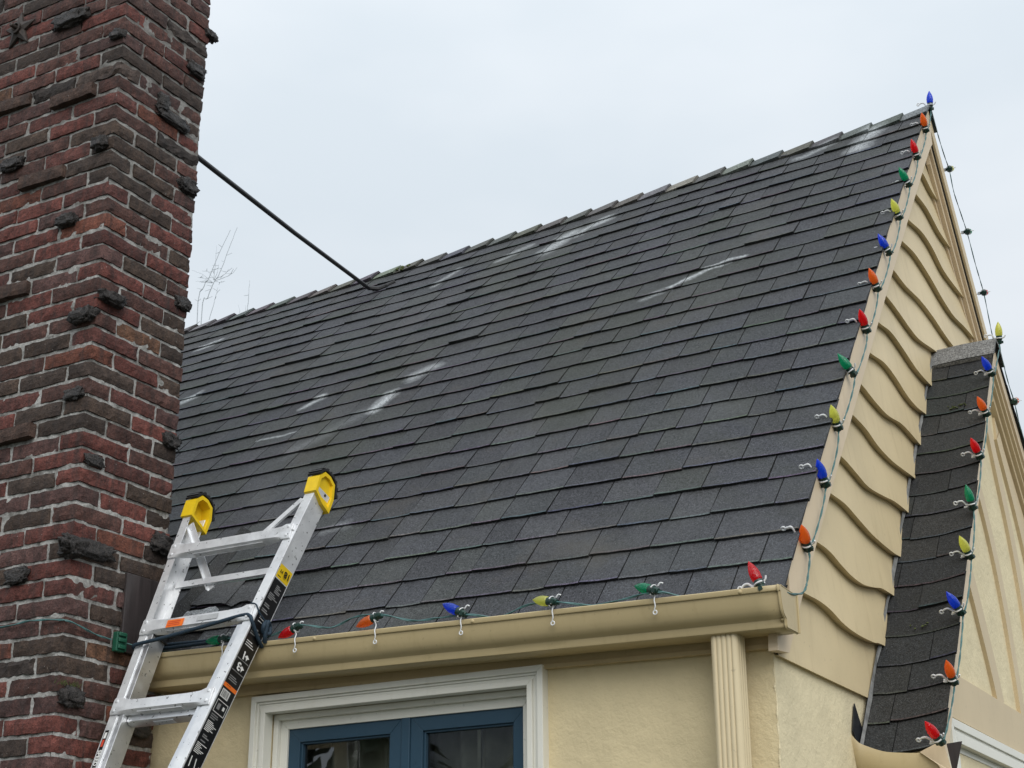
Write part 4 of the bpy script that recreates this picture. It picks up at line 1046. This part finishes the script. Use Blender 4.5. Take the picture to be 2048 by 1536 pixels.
RB = [('blue', (-1.440, 6.632, 5.552), (.02, -.15, .99), 'blue bulb upright on the very peak of the main roof'),
 ('orange', (-1.440, 6.455, 5.325), (-.012, -.724, .690), 'orange bulb on the main gable edge right below the peak'),
 ('red', (-1.440, 6.215, 5.063), (-.127, -.604, .787), 'upper red bulb on the main gable edge, just below the topmost orange'),
 ('green', (-1.440, 5.984, 4.814), (-.310, -.628, .714), 'upper green bulb on the main gable edge, over the topmost siding boards'),
 ('yellow', (-1.440, 5.770, 4.561), (-.165, -.727, .666), 'upper yellow bulb on the main gable edge, between green and blue'),
 ('blue', (-1.440, 5.537, 4.299), (-.355, -.492, .795), 'upper blue bulb on the sloping main gable edge, between yellow and orange'),
 ('orange', (-1.440, 5.324, 4.059), (-.163, -.681, .714), 'orange bulb midway down the main gable edge, between blue and red'),
 ('red', (-1.440, 5.127, 3.814), (-.070, -.742, .667), 'lower red bulb on the main gable edge, between orange and green'),
 ('green', (-1.440, 4.883, 3.559), (-.481, -.456, .749), 'lower green bulb on the main gable edge, between red and yellow'),
 ('yellow', (-1.440, 4.682, 3.302), (-.020, -.773, .634), 'lower yellow bulb on the main gable edge, between green and blue'),
 ('blue', (-1.440, 4.498, 3.059), (-.083, -.654, .752), 'lower blue bulb on the main gable edge, between yellow and orange'),
 ('orange', (-1.440, 4.286, 2.801), (.054, -.809, .585), 'lowest bulb on the main gable edge, orange, above the gutter end')]
WB = [('yellow', (-1.235, 6.511, 4.242), (.1, -.25, .96), 'yellow bulb standing upright against the sky on the entry gable peak'),
 ('blue', (-1.235, 6.209, 3.982), (-.224, -.680, .698), 'upper blue bulb on the entry gable edge beside its pale ridge cap'),
 ('orange', (-1.235, 6.013, 3.741), (-.164, -.757, .633), 'upper orange bulb on the entry gable edge, between blue and red'),
 ('red', (-1.235, 5.799, 3.499), (-.149, -.721, .676), 'upper red bulb on the entry gable edge, between orange and green'),
 ('green', (-1.235, 5.590, 3.245), (-.092, -.454, .886), 'green bulb on the entry gable edge, the only green one there'),
 ('yellow', (-1.235, 5.436, 3.021), (-.179, -.659, .731), 'yellow bulb lower down the entry gable edge, below the green one'),
 ('blue', (-1.235, 5.197, 2.772), (-.322, -.614, .720), 'lower blue bulb on the entry gable edge, below the yellow one'),
 ('orange', (-1.235, 5.021, 2.510), (0, -.728, .686), 'lower orange bulb on the entry gable edge beside the timber beam'),
 ('red', (-1.235, 4.754, 2.286), (-.261, -.734, .626), 'lowest red bulb of the entry gable, above the bent tan valance')]
gs = []; rs = []; ws_ = []
for i, (c_, b_, d_, l_) in enumerate(GB): gs.append(light(c_, b_, d_, l_, 'gutter' if i < 6 else 'rake')[1])
RN = Vector((.004, -.009, .008))
for i, (c_, b_, d_, l_) in enumerate(RB):
    B_ = Vector(b_)+(RN if i else Vector((0, 0, 0))); v_ = (B_.y-EY)/(RY-EY)
    h_ = ((front(-1.47, v_, .012).z-B_.z)*.66+.004) if i else 0
    rs.append(light(c_, B_, Vector(d_)+Vector((.06, 0, .03)), l_, 'rake', h_)[1])
for c_, b_, d_, l_ in WB: ws_.append(light(c_, b_, d_, l_)[1])
bk = []
for c_, b_, d_, l_ in (('yellow', (-1.440, 6.905, 5.325), (0, .9, .45), 'pale bulb seen end-on over the far roof edge, nearest the peak'),
    ('green', (-1.440, 7.146, 5.085), (0, .93, .37), 'middle bulb of the far main roof edge, seen end-on against the sky'),
    ('red', (-1.440, 7.362, 4.836), (0, .93, .37), 'lowest bulb of the far main roof edge, seen end-on above the entry peak'),
    ('orange', (-1.235, 6.68, 3.99), (0, .9, .4), 'bulb seen end-on over the far edge of the entry gable')):
    bk.append(light(c_, b_, d_, l_)[1])
def wire(name, pts, label, r=.0026, wob=.003, n=7):
    P = catmull(pts, n); P = [p+Vector((nz3(p.x*7, p.y*7, 1), nz3(p.y*7, p.z*7, 5), nz3(p.z*7, p.x*7, 9)))*wob for p in P]
    mb = MB()
    a = []; b = []
    for i, p in enumerate(P):
        t = (P[min(i+1, len(P)-1)]-P[max(i-1, 0)]).normalized(); u = t.orthogonal().normalized(); v = t.cross(u); q = i*.55
        o_ = (u*math.cos(q)+v*math.sin(q))*r*.62; a.append(p+o_); b.append(p-o_)
    mb.tube(a, r*.72, 6); mb.tube(b, r*.72, 6)
    return tag(part(name, mb, M['cable'], smooth=60), label, 'cable')
gw = [(-3.79, 3.935, 2.695), (-3.70, 4.03, 2.676), (-3.56, 4.05, 2.668), (-3.45, 4.035, 2.672)]
for i, p in enumerate(gs):
    gw.append(tuple(p))
    if i < 6:
        q = gs[i+1]; gw += [tuple(p.lerp(q, .3)+Vector((0, .035, -.012))), tuple(p.lerp(q, .62)+Vector((0, .03, .012 if i in (1, 3) else -.004)))]
gw += [(-1.440, 4.02, 2.610), (-1.428, 4.090, 2.614), (-1.428, 4.181, 2.634), (-1.430, 4.229, 2.664), (-1.430, 4.254, 2.702), (-1.430, 4.280, 2.755), tuple(rs[-1])]
wire('light_cable', gw, 'green string light cable running along the gutter', .0028)
def rake_wire(seq, off):
    out_ = []
    for a, b in zip(seq[:-1], seq[1:]):
        out_ += [tuple(a), tuple(a.lerp(b, .22)+off), tuple(a.lerp(b, .5)+off*1.25), tuple(a.lerp(b, .8)+off*.8)]
    return out_+[tuple(seq[-1])]
wire('light_cable', rake_wire(list(reversed(rs[1:]))+[rs[0]], Vector((.004, .003, -.003))), 'green cable linking the bulbs up the main gable board', .0026)
wire('light_cable', [tuple(rs[0]), (-1.440, 6.725, 5.424), (-1.440, 6.817, 5.349), (-1.440, 6.885, 5.305), (-1.440, 6.930, 5.205), (-1.440, 7.036, 5.132), (-1.440, 7.125, 5.066), (-1.440, 7.222, 4.946), (-1.440, 7.291, 4.877), (-1.440, 7.340, 4.818), (-1.440, 7.389, 4.694), (-1.440, 7.45, 4.59), (-1.44, 7.7, 4.33), (-1.44, 8.0, 3.97)], 'cable hanging against the sky along the far main roof edge', .0020)
wire('light_cable', rake_wire(list(reversed(ws_[1:]))+[ws_[0]], Vector((.003, .003, -.003))), 'cable linking the bulbs up the near edge of the entry gable', .0026)
wire('light_cable', [tuple(ws_[0]), (-1.235, 6.515, 4.138), (-1.235, 6.575, 4.045), (-1.235, 6.66, 3.975), (-1.235, 6.726, 3.892), (-1.235, 6.80, 3.82), (-1.235, 7.1, 3.5), (-1.235, 7.4, 3.22)], 'short cable down the far edge of the entry gable', .0020)
wire('extension_cord', [(-4.95, 3.62, 2.745), (-4.5, 3.645, 2.742), (-4.088, 3.648, 2.731), (-3.95, 3.645, 2.737), (-3.835, 3.647, 2.728), (-3.788, 3.68, 2.720), (-3.788, 3.797, 2.700), (-3.788, 3.872, 2.696)], 'green extension cord running across the brick chimney', .0028, .002)
pl = MB()
pc = Vector((-3.783, 3.905, 2.693))
pl.box(pc.x-.012, pc.x+.010, pc.y-.020, pc.y+.022, pc.z-.034, pc.z+.034)
for z in (-.018, .006, .026): pl.box(pc.x+.0105, pc.x+.017, pc.y-.016, pc.y+.020, pc.z+z-.007, pc.z+z+.007)
pl.box(pc.x-.008, pc.x+.010, pc.y+.0225, pc.y+.030, pc.z-.03, pc.z+.034)
tag(part('plug_tap', pl, M['plug'], bevel=.003), 'green plastic outlet tap where the cord meets the light cable', 'plug')

# ------------------------------------------------------------------ bare trees behind the roof
def bare_tree(base, shoots, label):
    root = thing('bare_tree', label, 'tree', base, 'bare trees behind the roof')
    b = Vector(base); mb = MB(); top = Vector((base[0], base[1], 6.5))
    mb.tube([b, b.lerp(top, .5)+Vector((.06, .05, 0)), top], [.11, .085, .05], 8)
    part('trunk', mb, M['bark'], root, smooth=60)
    tw = MB()
    for pts, r0 in shoots:
        P = catmull([tuple(top)]+pts if pts[0][2] > 8.8 and r0 > .008 else pts, 4); n = len(P)
        P = [p+Vector((random.uniform(-.006, .006), 0, random.uniform(-.006, .006))) for p in P]
        r0 *= .8; tw.tube(P, [lerp(r0, r0*.35, i/(n-1)) for i in range(n)], 5)
        for i in range(4, n-1):
            for _ in range(2):
                if random.random() < .22:
                    l_ = random.uniform(.03, .10); tw.tube([P[i], P[i]+Vector((random.choice([-1, 1])*l_, random.uniform(-.05, .05), l_*random.uniform(-.3, .8)))], [.0035, .002], 4)
    part('branches', tw, M['twig'], root); return root
def Pz(px, py):
    d = r3*(px-1024)-u3*(py-768)+fwd*3085.66; return EYE+d*(14/d.y)
SH = []
def sh(l, r): SH.append(([tuple(Pz(*p)) for p in l], r))
sh([(393.7, 648), (408, 572), (418.6, 555), (439, 505), (461, 459.5)], .0095); sh([(402.5, 645), (415.7, 596), (427, 566), (439, 546), (457, 499), (474, 455)], .0095)
sh([(418, 640), (430, 599), (436, 575)], .006); sh([(427, 566), (404, 549), (383, 540)], .005); sh([(427, 566), (405, 556), (395, 555)], .0045); sh([(430, 562), (455, 552), (466, 545), (475, 534)], .005)
sh([(428, 560), (447, 550), (457, 539)], .005); sh([(428, 560), (436, 540), (438, 528)], .0045); sh([(428, 558), (431, 520), (433, 492)], .0045); sh([(426, 556), (418, 545), (412, 540)], .004); sh([(424, 566), (405, 564), (391, 563)], .004)
sh([(426, 560), (428, 548), (424, 538)], .004); sh([(430, 563), (440, 565), (445, 564)], .004)
bare_tree((-12.6, 14.2, 0), SH, 'tall bare shoots of a leafless tree rising beside the chimney')
SH = []
sh([(495, 622), (497, 590), (499.5, 561)], .007); sh([(480, 625), (476, 609)], .004); sh([(491, 622), (491, 610)], .004)
bare_tree((-11.8, 14.2, 0), SH, 'single thin leafless shoot just above the roof ridge')

# ------------------------------------------------------------------ across the street (mirrored in the panes; evergreens added to darken the reflections)
nb = thing('cottage', 'white gabled cottage across the street', 'house', (-13, -15, 0))
mb = MB(); mb.box(-17.5, -8.5, -19, -13, 0, 3.2); mb.prism([(-17.5, -13, 3.2), (-8.5, -13, 3.2), (-13, -13, 6.6)], (0, -6, 0)); part('wall', mb, simple('pale_boards', (.62, .66, .72), .7), nb)
mb = MB()
for sx in (-1, 1): mb.prism([(-13, -12.7, 6.75), (-13+sx*5.0, -12.7, 3.0), (-13+sx*5.0, -12.7, 2.85), (-13, -12.7, 6.6)], (0, -6.6, 0))
part('roof', mb, simple('neighbour_roof', (.07, .07, .075), .8), nb)
for xw in (-15.2, -11.2):
    mb = MB(); mb.box(xw-.5, xw+.5, -12.99, -12.95, 1.1, 2.5); part('window', mb, M['flash'], nb)
def added_conifer(x, y, h, label):
    root = thing('added_conifer', label, 'tree', (x, y, 0), 'added evergreens across the street'); mb = MB(); mb.tube([(x, y, 0), (x, y, h)], [.22, .03], 8); part('trunk', mb, M['bark'], root)
    cr = MB()
    for q in range(900):
        z = random.uniform(.12, 1)*h; r_ = (1-z/h)*h*.24*random.uniform(.25, 1)+.1; a = random.uniform(0, 6.283); p = Vector((x+r_*math.cos(a), y+r_*math.sin(a), z)); l_ = random.uniform(.25, .6)
        o_ = Vector((math.cos(a), math.sin(a), -.35))*l_; s_ = Vector((-math.sin(a), math.cos(a), 0))*l_*.35; cr.quad(p-s_, p+o_, p+s_, p-o_*.3+Vector((0, 0, .15)))
    part('crown', cr, M['needles'], root)
added_conifer(-13.0, -10, 9.5, 'added dark evergreen in front of the white cottage door'); added_conifer(-9.0, -10.4, 10, 'added dark evergreen in front of the white cottage window'); added_conifer(-17.5, -9.5, 11, 'added tall dark evergreen left of the white cottage'); added_conifer(-7.0, -11.0, 9, 'added shorter dark evergreen right of the white cottage'); added_conifer(-22, -12, 13, 'added tallest dark evergreen at the far end of the street')
